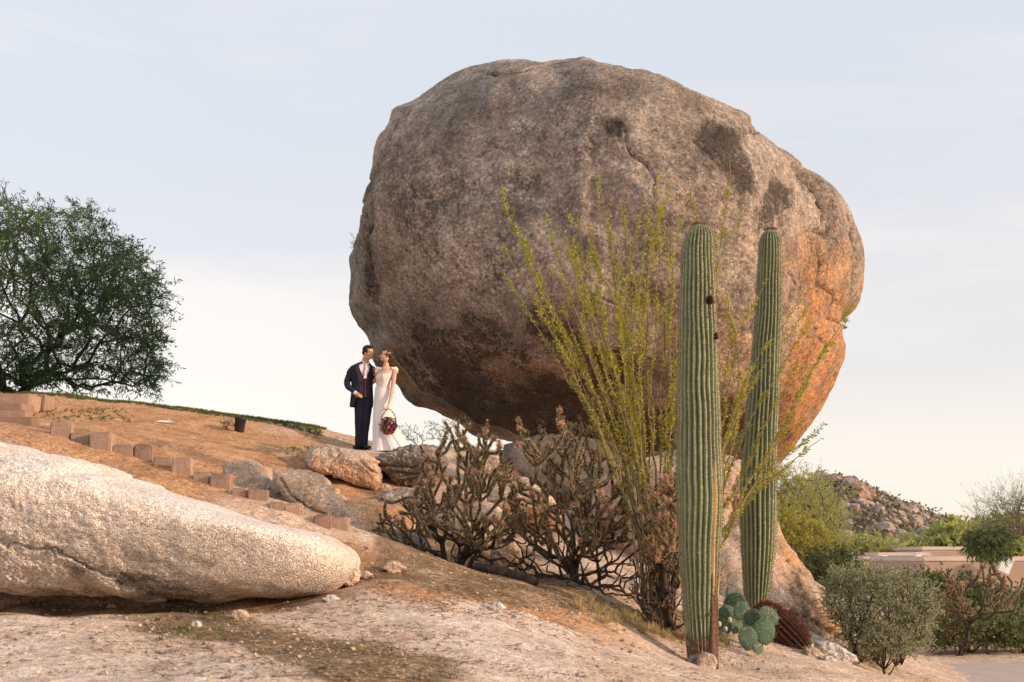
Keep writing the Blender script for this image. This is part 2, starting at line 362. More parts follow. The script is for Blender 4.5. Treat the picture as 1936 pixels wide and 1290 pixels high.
cell = m.n('ShaderNodeSeparateColor'); m.l(m.vor(48, 'Color'), cell.inputs[0])
c = m.mix(.8, c, m.ramp(cell.outputs[0], [(0, .55), (.3, .9), (.8, 1.08), (1, 1.5)]), 'MULTIPLY')
cell2 = m.n('ShaderNodeSeparateColor'); m.l(m.vor(17, 'Color'), cell2.inputs[0])
c = m.mix(.6, c, m.ramp(cell2.outputs[0], [(0, .5), (.15, .95), (.9, 1.05), (1, 1.3)]), 'MULTIPLY')
n1 = m.bump(f1, .5, .06); n2 = m.bump(m.vor(48), .8, -.012, n1); n3 = m.bump(f2, .7, .03, n2)
M['ground'] = m.fin(c, .95, n3, .15)
g = mk('ground', gp3, gf, M['ground'], attrs=dict(slab=slab, litter=np.clip(litter, 0, 1), orange=orange, turf=np.clip(turf, 0, 1)))
tag(g, kind='structure')
# ------------------------------------------------------------------ rocks
def seg_dist(p, line):
    line = np.asarray(line, float); best = np.full(len(p), 1e9)
    for a, b in zip(line[:-1], line[1:]):
        d = b - a; t = np.clip(((p - a) @ d) / (d @ d + 1e-9), 0, 1); best = np.minimum(best, np.linalg.norm(p - (a + t[:, None] * d), axis=1))
    return best
def blobs(pq, lst, nz, amp=1.0):
    """soft-edged patches of the rock's own colouring, laid on its near face"""
    r = np.zeros(len(pq))
    for cx, cy, rx, ry, ang, s in lst:
        a = R(ang); dx = pq[:, 0] - cx; dy = pq[:, 1] - cy
        u = (dx * math.cos(a) + dy * math.sin(a)) / rx; v = (-dx * math.sin(a) + dy * math.cos(a)) / ry
        r = np.maximum(r, s * sstep(1.75, .35, np.hypot(u, v) + nz * amp))
    return r
def rock(name, outline, Y, df, db, mat, label, cat='rock', level=6, p=7., facets=(), noise=(.06, .03, .012), nscale=1.0, seed=1, cracks=(), stain=(), rust=(), pale=(), group=None, bulges=(), fit=4, extra=None):
    fit = fit * 2
    ol = np.array([P(x, y, Y) for x, y in outline]); c = P(*np.mean([np.min(outline, 0), np.max(outline, 0)], 0), Y)
    q = ol - c; ang = np.arctan2(q[:, 2], q[:, 0]); o = np.argsort(ang)
    # densify the outline
    cl = np.vstack([q[:, [0, 2]], q[:1, [0, 2]]]); dn = lerp_path(cl, 720); a = np.arctan2(dn[:, 1], dn[:, 0]); rr = np.hypot(dn[:, 0], dn[:, 1])
    NB = 360; tb = (np.arange(NB) + .5) / NB * 2 * math.pi - math.pi; o = np.argsort(a)
    Rb = np.interp(tb, a[o], rr[o], period=2 * math.pi)
    d, fcs = ico(level)
    phi = np.arctan2(d[:, 2], d[:, 0]); sl_ = np.hypot(d[:, 0], d[:, 2])
    po = proj(c); mpp = np.linalg.norm(P(po[0] + 1, po[1], Y) - c)
    tgt = Rb / mpp; Rc = Rb.copy(); s = min(df, db, Rb.mean()); 
    ns = 1.0 / s * nscale
    for it in range(fit + 1):
        Rs = np.interp(phi, tb, Rc, period=2 * math.pi)
        acc = (sl_ / Rs) ** p
        acc += (np.maximum(-d[:, 1], 0) / df) ** p + (np.maximum(d[:, 1], 0) / db) ** p
        for n_, h in facets:
            n_ = np.array(n_, float); n_ /= np.linalg.norm(n_); acc += (np.maximum(d @ n_, 0) / h) ** p
        r = acc ** (-1 / p)
        v = d * r[:, None]
        if it == fit:
            dis = fbm(v + seed * 7.7, 1.1 * ns, 3, seed) * noise[0] * (.3 + .7 * np.abs(d[:, 1]) ** .5) + fbm(v + seed, 4.2 * ns, 4, seed + 3) * noise[1] - np.abs(fbm(v, 9 * ns, 4, seed + 5, .6)) * noise[2]
            v = v + d * dis[:, None]
        if it == fit: break
        pj = proj(v + c); e = pj - po; ea = np.arctan2(-e[:, 1], e[:, 0]); er = np.hypot(e[:, 0], e[:, 1])
        b = ((ea + math.pi) / (2 * math.pi) * NB).astype(int) % NB; mx = np.zeros(NB); np.maximum.at(mx, b, er)
        mx = np.maximum.reduce([np.roll(mx, k) for k in (-1, 0, 1)])
        ratio = tgt / np.maximum(mx, 1)
        for _ in range(14): ratio = (np.roll(ratio, 1) + 2 * ratio + np.roll(ratio, -1)) / 4
        Rc = np.clip(Rc * ratio ** .6, .8 * Rb, 1.45 * Rb)
    pj = proj(v + c); front = d[:, 1] < .25
    nz1 = fbm(v, 2.2 * ns, 4, seed + 9) * 1.1
    pjw = pj + np.stack([fbm(v, 6 * ns, 3, seed + 40), fbm(v, 6 * ns, 3, seed + 50)], -1) * (np.ptp(np.asarray(outline, float)[:, 0]) * .012)
    push = np.zeros(len(v)); dk = np.zeros(len(v))
    for line, wd, dep in cracks:
        dd = seg_dist(pjw, line); k = sstep(wd, 0, dd) * front; push -= dep * k; dk = np.maximum(dk, sstep(wd * .8, 0, dd) * front * min(1, dep * 12))
    for cx, cy, rx, ry, ang_, amt in bulges:
        push += amt * blobs(pj, [(cx, cy, rx, ry, ang_, 1)], nz1, .25) * front
    if extra is not None: push += extra(v, pj, d)
    v = v + d * push[:, None]
    at = dict(stain=np.maximum(blobs(pj, stain, nz1) * front, dk * .95), rust=blobs(pj, rust, nz1), pale=blobs(pj, pale, nz1) * front)  # dk paints the shade of the crack grooves into the same mask
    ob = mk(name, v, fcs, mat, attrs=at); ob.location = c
    tag(ob, label, cat, group); return ob

OB = [(748,203),(772,199),(800,190),(822,172),(845,158),(870,145),(900,137),(930,132),(990,122),(1020,126),(1060,124),(1090,119),(1150,130),(1210,141),(1260,158),(1310,183),(1370,206),(1433,241),(1424,252),(1470,290),(1510,318),(1560,355),(1590,392),(1602,412),(1622,440),(1634,480),(1636,540),(1626,570),(1614,585),(1608,640),(1600,680),(1578,740),(1555,785),(1530,830),(1503,862),(1475,880),(1420,882),(1300,885),(1200,878),(1100,862),(1020,848),(960,838),(930,832),(900,822),(860,800),(800,775),(752,742),(735,720),(715,690),(692,650),(680,600),(668,572),(661,530),(666,450),(681,420),(690,370),(706,300),(718,265),(744,225)]
def slabby(v, pj, d):
    # the big flake on the right shoulder stands proud, the ear at the upper left curls out
    k = blobs(pj, [(1585, 500, 52, 120, -16, 1)], fbm(v, 1.2, 3, 4), .3) * .07
    k += blobs(pj, [(1560, 360, 55, 22, 45, 1)], fbm(v, 1.2, 3, 5), .2) * .06
    return k
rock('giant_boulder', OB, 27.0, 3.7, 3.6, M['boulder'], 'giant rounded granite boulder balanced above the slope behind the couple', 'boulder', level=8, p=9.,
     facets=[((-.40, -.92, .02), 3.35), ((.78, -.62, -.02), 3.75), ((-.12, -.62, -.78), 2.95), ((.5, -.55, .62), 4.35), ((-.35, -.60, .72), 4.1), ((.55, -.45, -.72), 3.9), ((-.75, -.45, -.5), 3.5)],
     noise=(.26, .05, .04), nscale=2.0, seed=3,
     cracks=[([(1504,316),(1530,345),(1556,392),(1568,430),(1566,446)], 15, .30), ([(1572,440),(1556,446),(1540,438)], 9, .16), ([(1545,540),(1575,565),(1560,600),(1590,612)], 6, .09), ([(1600,600),(1625,570)], 6, .10),
             ([(700,420),(695,470),(705,540)], 8, .09), ([(700,345),(683,400),(690,440)], 5, .08), ([(895,142),(940,141),(985,134),(992,130)], 3.5, .09), ([(905,292),(940,284),(968,281)], 3, .06),
             ([(858,335),(864,372),(862,405)], 5, .05), ([(1178,250),(1195,290),(1225,312)], 4, .06), ([(768,352),(778,368)], 6, .07), ([(757,470),(767,478)], 5, .09), ([(1492,515),(1505,540),(1500,570)], 5, .07), ([(1530,640),(1575,655)], 4, .06), ([(935,500),(950,540)], 4, .05), ([(1490,868),(1520,832)], 4, .05), ([(770,470),(748,520)], 3, .03), ([(1290,255),(1350,300),(1390,370)], 6, .03), ([(752,214),(742,240),(738,262)], 5, .08), ([(700,345),(722,300),(735,262)], 4, .05), ([(1225,312),(1245,345),(1240,372)], 3, .05), ([(820,470),(832,500),(826,530)], 3, .04), ([(1040,228),(1085,250),(1078,290)], 3, .04), ([(885,555),(920,585)], 3, .05), ([(1120,560),(1170,575),(1210,560)], 3, .04), ([(1540,470),(1552,500),(1545,540)], 6, .08), ([(1600,412),(1612,470),(1606,540)], 6, .09), ([(1440,240),(1425,252),(1400,246)], 4, .09), ([(700,560),(730,600),(770,620)], 3, .05), ([(1580,690),(1570,745),(1548,790)], 4, .05), ([(780,700),(860,740),(960,760)], 4, .06), ([(900,700),(1000,742),(1120,750)], 4, .06)],
     stain=[(1060,810,360,105,5,1.), (900,760,130,70,30,1.), (780,700,60,60,40,.7), (940,650,210,62,8,.72), (820,660,80,50,15,.6), (1160,700,150,55,5,.7), (1030,740,260,60,6,.7), (1365,262,30,34,-20,1.0), (1392,318,22,60,-25,.95), (1420,352,16,36,-30,.8), (1345,236,22,22,0,.7), (1462,378,30,26,-20,.9), (1440,412,24,30,-10,.8), (1480,420,14,22,0,.6), (1405,392,12,26,0,.5), (1495,460,10,30,0,.4), (1165,238,24,19,10,.95), (950,180,80,55,15,.5), (1180,170,60,40,0,.42), (1270,200,110,50,20,.42), (880,250,70,60,10,.3), (800,260,70,60,0,.3), (700,520,20,50,0,.7), (1350,270,30,25,30,.6), (1050,250,70,50,0,.22)],  # belly patches paint in its deep shade; the upper streaks are weathering
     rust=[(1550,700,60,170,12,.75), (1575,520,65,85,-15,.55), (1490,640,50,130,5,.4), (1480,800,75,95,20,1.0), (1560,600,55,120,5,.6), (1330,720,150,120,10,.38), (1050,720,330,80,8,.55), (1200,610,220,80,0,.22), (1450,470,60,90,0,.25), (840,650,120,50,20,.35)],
     pale=[(905,140,45,12,-8,.4), (925,165,28,26,0,.5), (985,235,26,22,0,.6), (985,300,30,60,0,.45), (870,500,130,60,5,.42), (760,560,70,60,0,.38), (1110,270,60,60,0,.3), (1010,560,120,60,0,.35), (905,330,30,40,0,.35), (1440,250,40,50,30,.3), (800,330,60,60,0,.25)], extra=slabby)

rock('foreground_boulder', [(-420,800),(-200,795),(0,832),(27,838),(80,855),(200,880),(300,915),(400,945),(500,975),(600,1001),(640,1008),(668,1022),(680,1046),(683,1074),(672,1103),(645,1128),(600,1145),(520,1143),(450,1150),(400,1153),(350,1150),(300,1149),(180,1132),(60,1129),(0,1124),(-300,1110),(-480,1060),(-520,950)],
     12.6, 1.75, 1.35, M['pale_rock'], 'huge pale granite boulder along the left foreground, cracked, a dark hollow under it', 'boulder', level=8, p=6.,
     facets=[((.10, -.55, .84), 1.06), ((0, -.80, -.60), 1.02)], noise=(.035, .024, .022), nscale=2.4, seed=11,
     cracks=[([(-60,1008),(0,1022),(50,1035),(100,1040),(150,1062),(200,1086),(260,1098)], 6, .045), ([(260,1098),(330,1112),(380,1135)], 12, .05), ([(230,1108),(300,1122),(370,1146)], 14, .07)],
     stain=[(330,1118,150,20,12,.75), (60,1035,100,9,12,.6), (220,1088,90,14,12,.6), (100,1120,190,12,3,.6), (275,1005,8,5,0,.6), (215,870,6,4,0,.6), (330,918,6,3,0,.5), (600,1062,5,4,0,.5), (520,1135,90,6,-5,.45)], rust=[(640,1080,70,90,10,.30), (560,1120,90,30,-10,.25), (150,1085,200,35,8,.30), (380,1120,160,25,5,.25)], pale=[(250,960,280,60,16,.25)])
r_ = rock
r_('pedestal_boulder', [(1130,905),(1190,868),(1290,852),(1400,872),(1445,950),(1480,1015),(1530,1080),(1575,1130),(1605,1200),(1602,1240),(1400,1250),(1200,1180),(1130,1060),(1088,970)], 20.6, 2.9, 5.2, M['tan_rock'],
   'sloping granite slab that carries the giant boulder, behind the tall cacti', 'boulder', level=7, p=7, facets=[((.10, -.72, .66), 1.75), ((.75, -.55, .36), 1.75), ((-.6, -.7, .3), 1.9)], noise=(.10, .09, .05), nscale=1.6, seed=21,
   cracks=[([(1490,1060),(1530,1090),(1570,1128)], 6, .06), ([(1500,1085),(1515,1115)], 7, .06), ([(1480,1150),(1540,1180),(1600,1215)], 9, .10), ([(1180,950),(1170,1040)], 7, .06), ([(1390,900),(1385,1000)], 6, .05), ([(1140,960),(1215,1010)], 5, .05)],
   stain=[(1510,1110,16,40,-20,.8), (1530,1190,50,16,20,.6), (1385,915,20,25,0,.5), (1240,930,60,30,0,.3)], rust=[(1500,1050,40,90,-30,.55), (1390,950,35,50,0,.6), (1570,1150,30,40,-20,.7), (1240,900,120,40,0,.4)], pale=[(1440,1130,80,60,20,.55), (1380,1050,25,90,0,.45), (1240,1000,50,80,0,.3)])
r_('support_rock', [(955,842),(980,830),(1028,820),(1096,826),(1150,832),(1190,870),(1180,975),(1062,995),(1010,960),(980,920),(945,892)], 23.4, 1.0, 1.8, M['painted_shade_rock'], 'dark shaded rock wedged under the near end of the giant boulder', level=6, noise=(.08, .05, .03), seed=23, facets=[((.1,-.8,.6),.8)])
r_('ledge_rock', [(571,865),(578,852),(593,841),(619,839),(650,846),(689,855),(721,873),(727,902),(725,926),(717,933),(682,924),(639,907),(613,901),(584,887)], 20.4, .5, .8, M['tan_rock'], 'rounded tan rock overhanging the slope just below the groom', level=7, p=8,
   facets=[((-.1,-.75,.66),.40), ((.1,-.75,-.66),.37)], noise=(.035,.03,.02), seed=31, cracks=[([(683,872),(700,890),(716,897)], 3, .04), ([(640,860),(628,872)], 4, .03)], rust=[(640,890,60,16,15,.5)], stain=[(645,870,12,8,0,.5), (582,868,10,12,0,.4)])
r_('crevice_rock', [(708,866),(722,858),(742,851),(784,841),(814,841),(834,849),(846,874),(841,902),(809,921),(772,926),(752,922),(738,905),(722,893)], 20.8, .6, .9, M['grey_rock'], 'dark grey creased rock at the foot of the wedding dress', level=7, p=7,
   facets=[((-.1,-.65,.75),.40), ((-.1,-.8,-.5),.36)], noise=(.05,.05,.04), nscale=1.2, seed=33, cracks=[([(725,880),(780,884),(830,868)], 5, .05), ([(735,892),(790,898),(840,885)], 5, .05), ([(750,912),(790,905)], 5, .05)], pale=[(775,852,60,10,-3,.4)])
r_('lichen_rock', [(420,884),(433,872),(476,871),(498,880),(509,897),(530,923),(548,950),(540,975),(500,975),(440,945),(424,912)], 17.8, .5, .9, M['tan_rock'], 'grey speckled rock behind the row of edging blocks', level=6, facets=[((-.1,-.6,.8),.36),((.6,-.7,.2),.45)], noise=(.04,.03,.015), seed=35, stain=[(462,895,40,22,10,.42)], pale=[(520,930,20,40,-25,.9), (500,950,40,20,0,.6), (470,880,40,10,0,.3)])
r_('sloping_rock', [(517,886),(552,885),(587,890),(611,901),(630,918),(656,945),(680,980),(684,996),(664,1008),(617,1000),(569,975),(540,945),(515,910)], 17.3, .6, .9, M['tan_rock'], 'long smooth tan rock sloping down beside the lowest edging blocks', level=7, p=7, facets=[((.25,-.65,.72),.44)], noise=(.04,.03,.02), seed=37,
   cracks=[([(530,905),(548,935),(580,960),(618,974)], 3.5, .05)], rust=[(580,945,60,14,40,.45), (670,995,20,12,0,.5)], pale=[(640,950,30,50,-40,.3)])
r_('flat_rock', [(708,950),(722,930),(760,922),(800,925),(822,955),(800,990),(748,1000),(712,980)], 19.6, .55, .7, M['grey_rock'], 'flat speckled rock between the twisted cactus and the ledge above it', level=6, facets=[((0,-.6,.8),.28)], noise=(.04,.03,.02), seed=39, pale=[(760,950,50,25,0,.45)])
r_('shaded_rock', [(715,1012),(735,1000),(800,1005),(815,1035),(790,1060),(735,1062),(708,1040)], 16.2, .4, .5, M['grey_rock'], 'low dark rock half buried behind the leftmost twisted cactus', level=5, facets=[((0,-.6,.8),.17)], noise=(.03,.02,.01), seed=40)
r_('knob_rock', [(903,868),(912,860),(927,857),(945,864),(954,880),(950,898),(922,902),(905,890)], 21.5, .25, .35, M['tan_rock'], 'small round pinkish rock below the white gap under the boulder', level=5, noise=(.03,.02,.01), seed=41)
r_('split_rock', [(922,922),(945,908),(970,896),(998,904),(1028,928),(1055,950),(1068,978),(1060,1002),(1028,1008),(977,1006),(940,1000),(922,965)], 19.2, .5, .8, M['tan_rock'], 'large flat topped rock between the two bushy cacti', level=7, p=8, facets=[((-.1,-.55,.83),.34), ((.05,-.8,-.6),.34)], noise=(.04,.035,.02), seed=43, cracks=[([(925,950),(985,945),(1062,975)], 5, .07)], rust=[(1000,980,60,18,8,.8)], stain=[(1000,1000,60,6,5,.7)])
r_('smooth_rock', [(862,935),(896,937),(933,953),(958,970),(970,998),(958,1016),(908,1010),(866,985)], 18.3, .4, .6, M['tan_rock'], 'smooth pale tan rock seen through the first bushy cactus', level=6, facets=[((.1,-.6,.8),.30)], noise=(.03,.02,.01), seed=45, rust=[(890,945,30,12,10,.7)])
r_('rounded_rock', [(866,985),(896,990),(930,991),(944,1018),(915,1036),(880,1020)], 17.4, .3, .4, M['tan_rock'], 'round tan rock just below the smooth one behind the first bushy cactus', level=6, noise=(.03,.02,.01), seed=47)
r_('egg_rock', [(930,1020),(950,1010),(972,1022),(986,1043),(983,1068),(965,1082),(936,1080),(926,1050)], 16.6, .3, .35, M['tan_rock'], 'egg shaped tan rock at the foot of the first bushy cactus', level=6, noise=(.025,.02,.01), seed=49)
r_('buried_rock', [(1035,1095),(1055,1085),(1085,1085),(1100,1105),(1090,1125),(1050,1125)], 15.9, .2, .3, M['tan_rock'], 'pale half buried rock among the dead branches of the middle cactus', level=5, noise=(.02,.015,.01), seed=51)
r_('tan_stone', [(1318,1240),(1334,1233),(1350,1238),(1357,1250),(1352,1270),(1335,1278),(1318,1270)], 13.2, .08, .1, M['tan_rock'], 'smooth tan stone at the foot of the front tall cactus', 'stone', level=5, noise=(.008,.005,.003), seed=53)
r_('purple_stone', [(1296,1252),(1302,1240),(1318,1236),(1330,1244),(1328,1262),(1308,1266)], 13.35, .08, .1, M['grey_rock'], 'purplish stone touching the left side of the tan stone by the front cactus', 'stone', level=5, noise=(.008,.005,.003), seed=55)
r_('white_rock', [(1536,1212),(1556,1208),(1590,1222),(1620,1240),(1626,1252),(1600,1262),(1566,1256),(1542,1240)], 16.3, .16, .2, M['white_rock'], 'white rock beside the grey green bush at the end of the slope', level=6, noise=(.02,.02,.015), seed=57, stain=[(1578,1238,14,10,10,.4)])
r_('brown_stone', [(1516,1224),(1530,1220),(1548,1228),(1556,1240),(1540,1250),(1522,1244)], 15.6, .09, .1, M['tan_rock'], 'small brown stone at the base of the leaning barrel cactus', 'stone', level=5, noise=(.01,.01,.005), seed=59)
r_('grey_stone', [(1556,1240),(1566,1238),(1582,1250),(1570,1258),(1558,1252)], 15.5, .06, .07, M['white_rock'], 'little grey white stone below the white rock', 'stone', level=4, noise=(.006,.006,.003), seed=61)
for nm, x, y, s, lb in [('tan_stone', 455, 1164, 14, 'pale tan stone under the lowest edge of the foreground boulder'), ('tan_stone', 213, 1147, 8, 'small tan stone in the dark hollow under the foreground boulder'), ('flat_stone', 371, 1181, 9, 'flat pale stone lying in the litter below the foreground boulder'),
                        ('grey_stone', 626, 1132, 10, 'blue grey stone by the right tip of the foreground boulder'), ('tan_stone', 728, 922, 9, 'little tan stone wedged between the ledge rock and the dark creased rock'), ('flat_stone', 940, 1148, 11, 'thin pale stone chip on the orange soil'), ('orange_stone', 690, 1086, 9, 'orange stone beside the right tip of the foreground boulder'), ('brown_stone', 745, 1073, 14, 'reddish stone under the low branches of the first cactus'), ('tan_stone', 1166, 1195, 6, 'lone pebble on the bare slope below the dry grass'), ('white_stone', 640, 830, 5, 'white pebble on the crest path left of the groom')]:
    h = hit(x, y + s * .6); 
    rock(nm, [(x - s * 1.2, y), (x - s * .8, y - s * .7), (x, y - s * .9), (x + s * .9, y - s * .6), (x + s * 1.2, y + s * .1), (x + s * .8, y + s * .8), (x, y + s), (x - s * .9, y + s * .7)], h[1], s * .0045, s * .0045, M['tan_rock'] if 'tan' in nm or 'orange' in nm or 'brown' in nm else M['white_rock'], lb, 'stone', level=4, noise=(.01, .006, .003), seed=70 + int(x) % 30, fit=1)

# side lobe where the foreground boulder meets the soil
rock('corner_rock', [(650,1078),(672,1066),(682,1080),(680,1098),(662,1112),(645,1104)], 12.75, .14, .2, M['pale_rock'], 'small lichen stained rock tucked behind the tip of the foreground boulder', level=5, noise=(.015,.01,.01), seed=91, rust=[(660,1080,25,25,0,.5)], stain=[(665,1075,12,16,0,.4)])

# edging blocks down the slope
def blockmat():
    m = NT('pink concrete'); f = m.math('ADD', m.math('MULTIPLY', m.noise(6, 6, .7), .6), m.math('MULTIPLY', m.noise(40, 4, .7), .4))
    c = m.ramp(f, [(.35, (.22, .14, .105)), (.5, (.37, .245, .19)), (.66, (.50, .36, .285))])
    oi = m.n('ShaderNodeObjectInfo'); c = m.mix(1.0, c, m.ramp(oi.outputs['Random'], [(0, .68), (1, 1.12)]), 'MULTIPLY'); c = m.mix(m.ramp(m.noise(3.5, 5, .7), [(.48, 0.), (.62, .6)]), c, (.30, .19, .12))
    return m.fin(c, .93, m.bump(m.noise(50, 5, .7), .6, .012), .15)
M['block'] = blockmat()
import bmesh
def block(x0, x1, yt, yb, Y, dep, label, yaw=0, mat='block', name='edging_block', group='edging blocks stepping down the slope'):
    a = P(x0, yt, Y); b = P(x1, yb, Y); wd, hh = b[0] - a[0], a[2] - b[2] + .12
    bm = bmesh.new(); bmesh.ops.create_cube(bm, size=1)
    for v in bm.verts: v.co = Vector((v.co.x * wd, v.co.y * dep, v.co.z * hh)) + Vector([random.uniform(-.014, .014) for _ in range(3)])
    bmesh.ops.bevel(bm, geom=bm.edges[:], offset=random.uniform(.008, .02), segments=2, affect='EDGES')
    bmesh.ops.subdivide_edges(bm, edges=bm.edges[:], cuts=2, use_grid_fill=True)
    for v in bm.verts: v.co += Vector([random.uniform(-.0018, .0018) for _ in range(3)])
    me = bpy.data.meshes.new(name); bm.to_mesh(me); bm.free(); me.materials.append(M[mat]); o = bpy.data.objects.new(name, me); C.objects.link(o)
    o.location = ((a[0] + b[0]) / 2, Y + dep / 2, a[2] - hh / 2); o.rotation_euler = (0, 0, R(yaw)); tag(o, label, 'block', group); return o
ord_ = ['lowest', 'second', 'third', 'fourth', 'fifth', 'sixth', 'seventh', 'eighth', 'ninth', 'tenth', 'eleventh', 'twelfth', 'thirteenth', 'fourteenth', 'fifteenth', 'sixteenth']
bl = [(626,657,976,1001),(593,625,973,996),(536,570,951,972),(508,535,949,965),(469,503,925,948),(436,468,922,940),(398,435,896,925),(363,396,893,913),(325,360,865,899),(291,323,863,884),(252,288,839,871),(211,247,841,861),(170,209,817,853),(133,169,816,837),(94,131,797,827)]
for i_, (x0, x1, yt, yb) in enumerate(bl):
    Y = 15.25 + (657 - x1) / 560 * 2.7
    yt += 1; lb = ('cracked ' if i_ == 12 else '') + ('tall ' if yb - yt > 27 else '') + 'pink concrete edging block, ' + ord_[i_] + ' from the bottom of the stepped row'
    hh_ = hit((x0 + x1) / 2, yb - 1, 13.5, 22); block(x0, x1, yt, yb, min(hh_[1], 18.2), .17, lb, yaw=random.uniform(-3, 3))
block(-60, 60, 788, 808, 18.3, .25, 'long pink edging block lying where the stepped row reaches the left edge', group=None)
block(-80, 47, 776, 790, 19.4, .3, 'low grey pink block forming the lowest course of the block steps', group=None)
block(-80, 42, 761, 778, 20.3, .5, 'weathered pink block forming the middle step at the left edge', group=None)
block(-90, 54, 744, 762, 21.4, .55, 'long pink block forming the top step under the tree', group=None)
block(68, 84, 745, 764, 22.0, .5, 'short sunlit block closing the right end of the top step', group=None)

# loose gravel and litter on the slope
def scatter_px(n, box, cond=None):
    out = []
    while len(out) < n:
        m_ = n * 2; px = rng.uniform(box[0], box[2], m_); py = rng.uniform(box[1], box[3], m_)
        if cond is not None: k = cond(px, py); px, py = px[k], py[k]
        out += list(zip(px, py))
    return np.array(out[:n])
def ground_pts(px, py):
    """march rays onto the terrain, vectorised"""
    ys = np.linspace(7.5, 27, 260); res = np.full((len(px), 3), np.nan); done = np.zeros(len(px), bool)
    for y in ys:
        dx = (px - W0 / 2) / F; dy = (H0 / 2 - py) / F; t = y / (ct - dy * st); x = dx * t; z = CZ + (st + dy * ct) * t
        k = ~done; g_ = np.full(len(px), -1e9); g_[k] = gz(x[k], np.full(k.sum(), y)); h_ = k & (z < g_)
        res[h_] = np.stack([x[h_], np.full(h_.sum(), y), g_[h_]], -1); done |= h_
    return res[done]
pts = np.vstack([ground_pts(*scatter_px(7500, (-30, 1130, 1500, 1290)).T), ground_pts(*scatter_px(2600, (660, 1040, 1300, 1180)).T), ground_pts(*scatter_px(1500, (0, 760, 640, 900)).T)])
gmats = M['gravel'] = simple('gravel', (.58, .43, .32), (.16, .11, .08), 6, .9, island=True)
b = MB(); v0, f0 = ico(1)
for p_ in pts:
    s = min(.020, .0042 * (1 + rng.pareto(2.4))); v = v0 * np.array([1, rng.uniform(.6, 1), rng.uniform(.45, .8)]) * s * (1 + rng.uniform(-.25, .25, (len(v0), 1)))
    a = rng.uniform(0, 6.3); rm = np.array([[math.cos(a), -math.sin(a), 0], [math.sin(a), math.cos(a), 0], [0, 0, 1]]); b.add(v @ rm.T + p_ + np.array([0, 0, s * .3]), f0)
tag(b.build('gravel', gmats, smooth=False), kind='stuff')
pts = np.vstack([ground_pts(*scatter_px(900, (300, 1150, 980, 1290)).T), ground_pts(*scatter_px(400, (660, 1060, 1100, 1170)).T), ground_pts(*scatter_px(700, (820, 1080, 1300, 1200)).T), ground_pts(*scatter_px(350, (0, 1180, 1400, 1290)).T), ground_pts(*scatter_px(260, (480, 850, 660, 900)).T)])
b = MB()
for p_ in pts:
    a = rng.uniform(0, 6.3); L = rng.uniform(.012, .075); d = np.array([math.cos(a), math.sin(a), rng.uniform(-.1, .35)]); q = p_ + d * L
    q[2] = max(q[2], gz(q[0], q[1])[0]) ; b.tube([p_ + [0, 0, .012], (p_ + q) / 2 + [rng.uniform(-.003, .003), rng.uniform(-.003, .003), .014], q + [0, 0, .012]], [.0024, .002, .0012], 4, False)
M['twig'] = simple('dry twig', (.20, .13, .08), (.05, .035, .025), 9, .9)
tag(b.build('twig_litter', M['twig']), kind='stuff')
def grass(name, pts, h, mat, n=14, lean=.5):
    b = MB()
    for p_ in pts:
        k = n; a = rng.uniform(0, 6.3, k); el = rng.uniform(.5, 1.5, k); d = np.stack([np.cos(a) * np.cos(el) * lean * 2, np.sin(a) * np.cos(el) * lean * 2, np.sin(el)], -1)
        b.leaves(np.tile(p_, (k, 1)) + rng.normal(0, h * .15, (k, 3)) * [1, 1, .1], d, runit(k), h * rng.uniform(.5, 1.2, k), .007)
    return tag(b.build(name, mat, smooth=False), kind='stuff')
M['dry_grass'] = leafmat('dry grass', (.55, .42, .20), (.30, .24, .10)); M['turf'] = leafmat('turf blades', (.16, .18, .045), (.05, .075, .018))
grass('dry_grass', np.vstack([ground_pts(*scatter_px(60, (1090, 1135, 1300, 1215), lambda x, y: np.abs(y - (1150 + (x - 1090) * .27)) < 18).T), ground_pts(*scatter_px(16, (1350, 1170, 1400, 1230)).T), ground_pts(*scatter_px(14, (1590, 1225, 1640, 1260)).T)]), .11, M['dry_grass'], 26)
gg = []
for k in range(4200):
    x = rng.uniform(-11, -3.3); y = rng.uniform(24.55, 25.9); gg.append((x, y, gz(x, y)[0]))
gg += list(ground_pts(*scatter_px(110, (60, 775, 250, 800)).T)) + list(ground_pts(*scatter_px(60, (540, 845, 660, 880), lambda x, y: np.abs(y - (850 + (x - 540) * .15)) < 12).T)) + list(ground_pts(*scatter_px(14, (280, 1160, 420, 1215)).T))
grass('turf', np.array(gg), .055, M['turf'], 12)
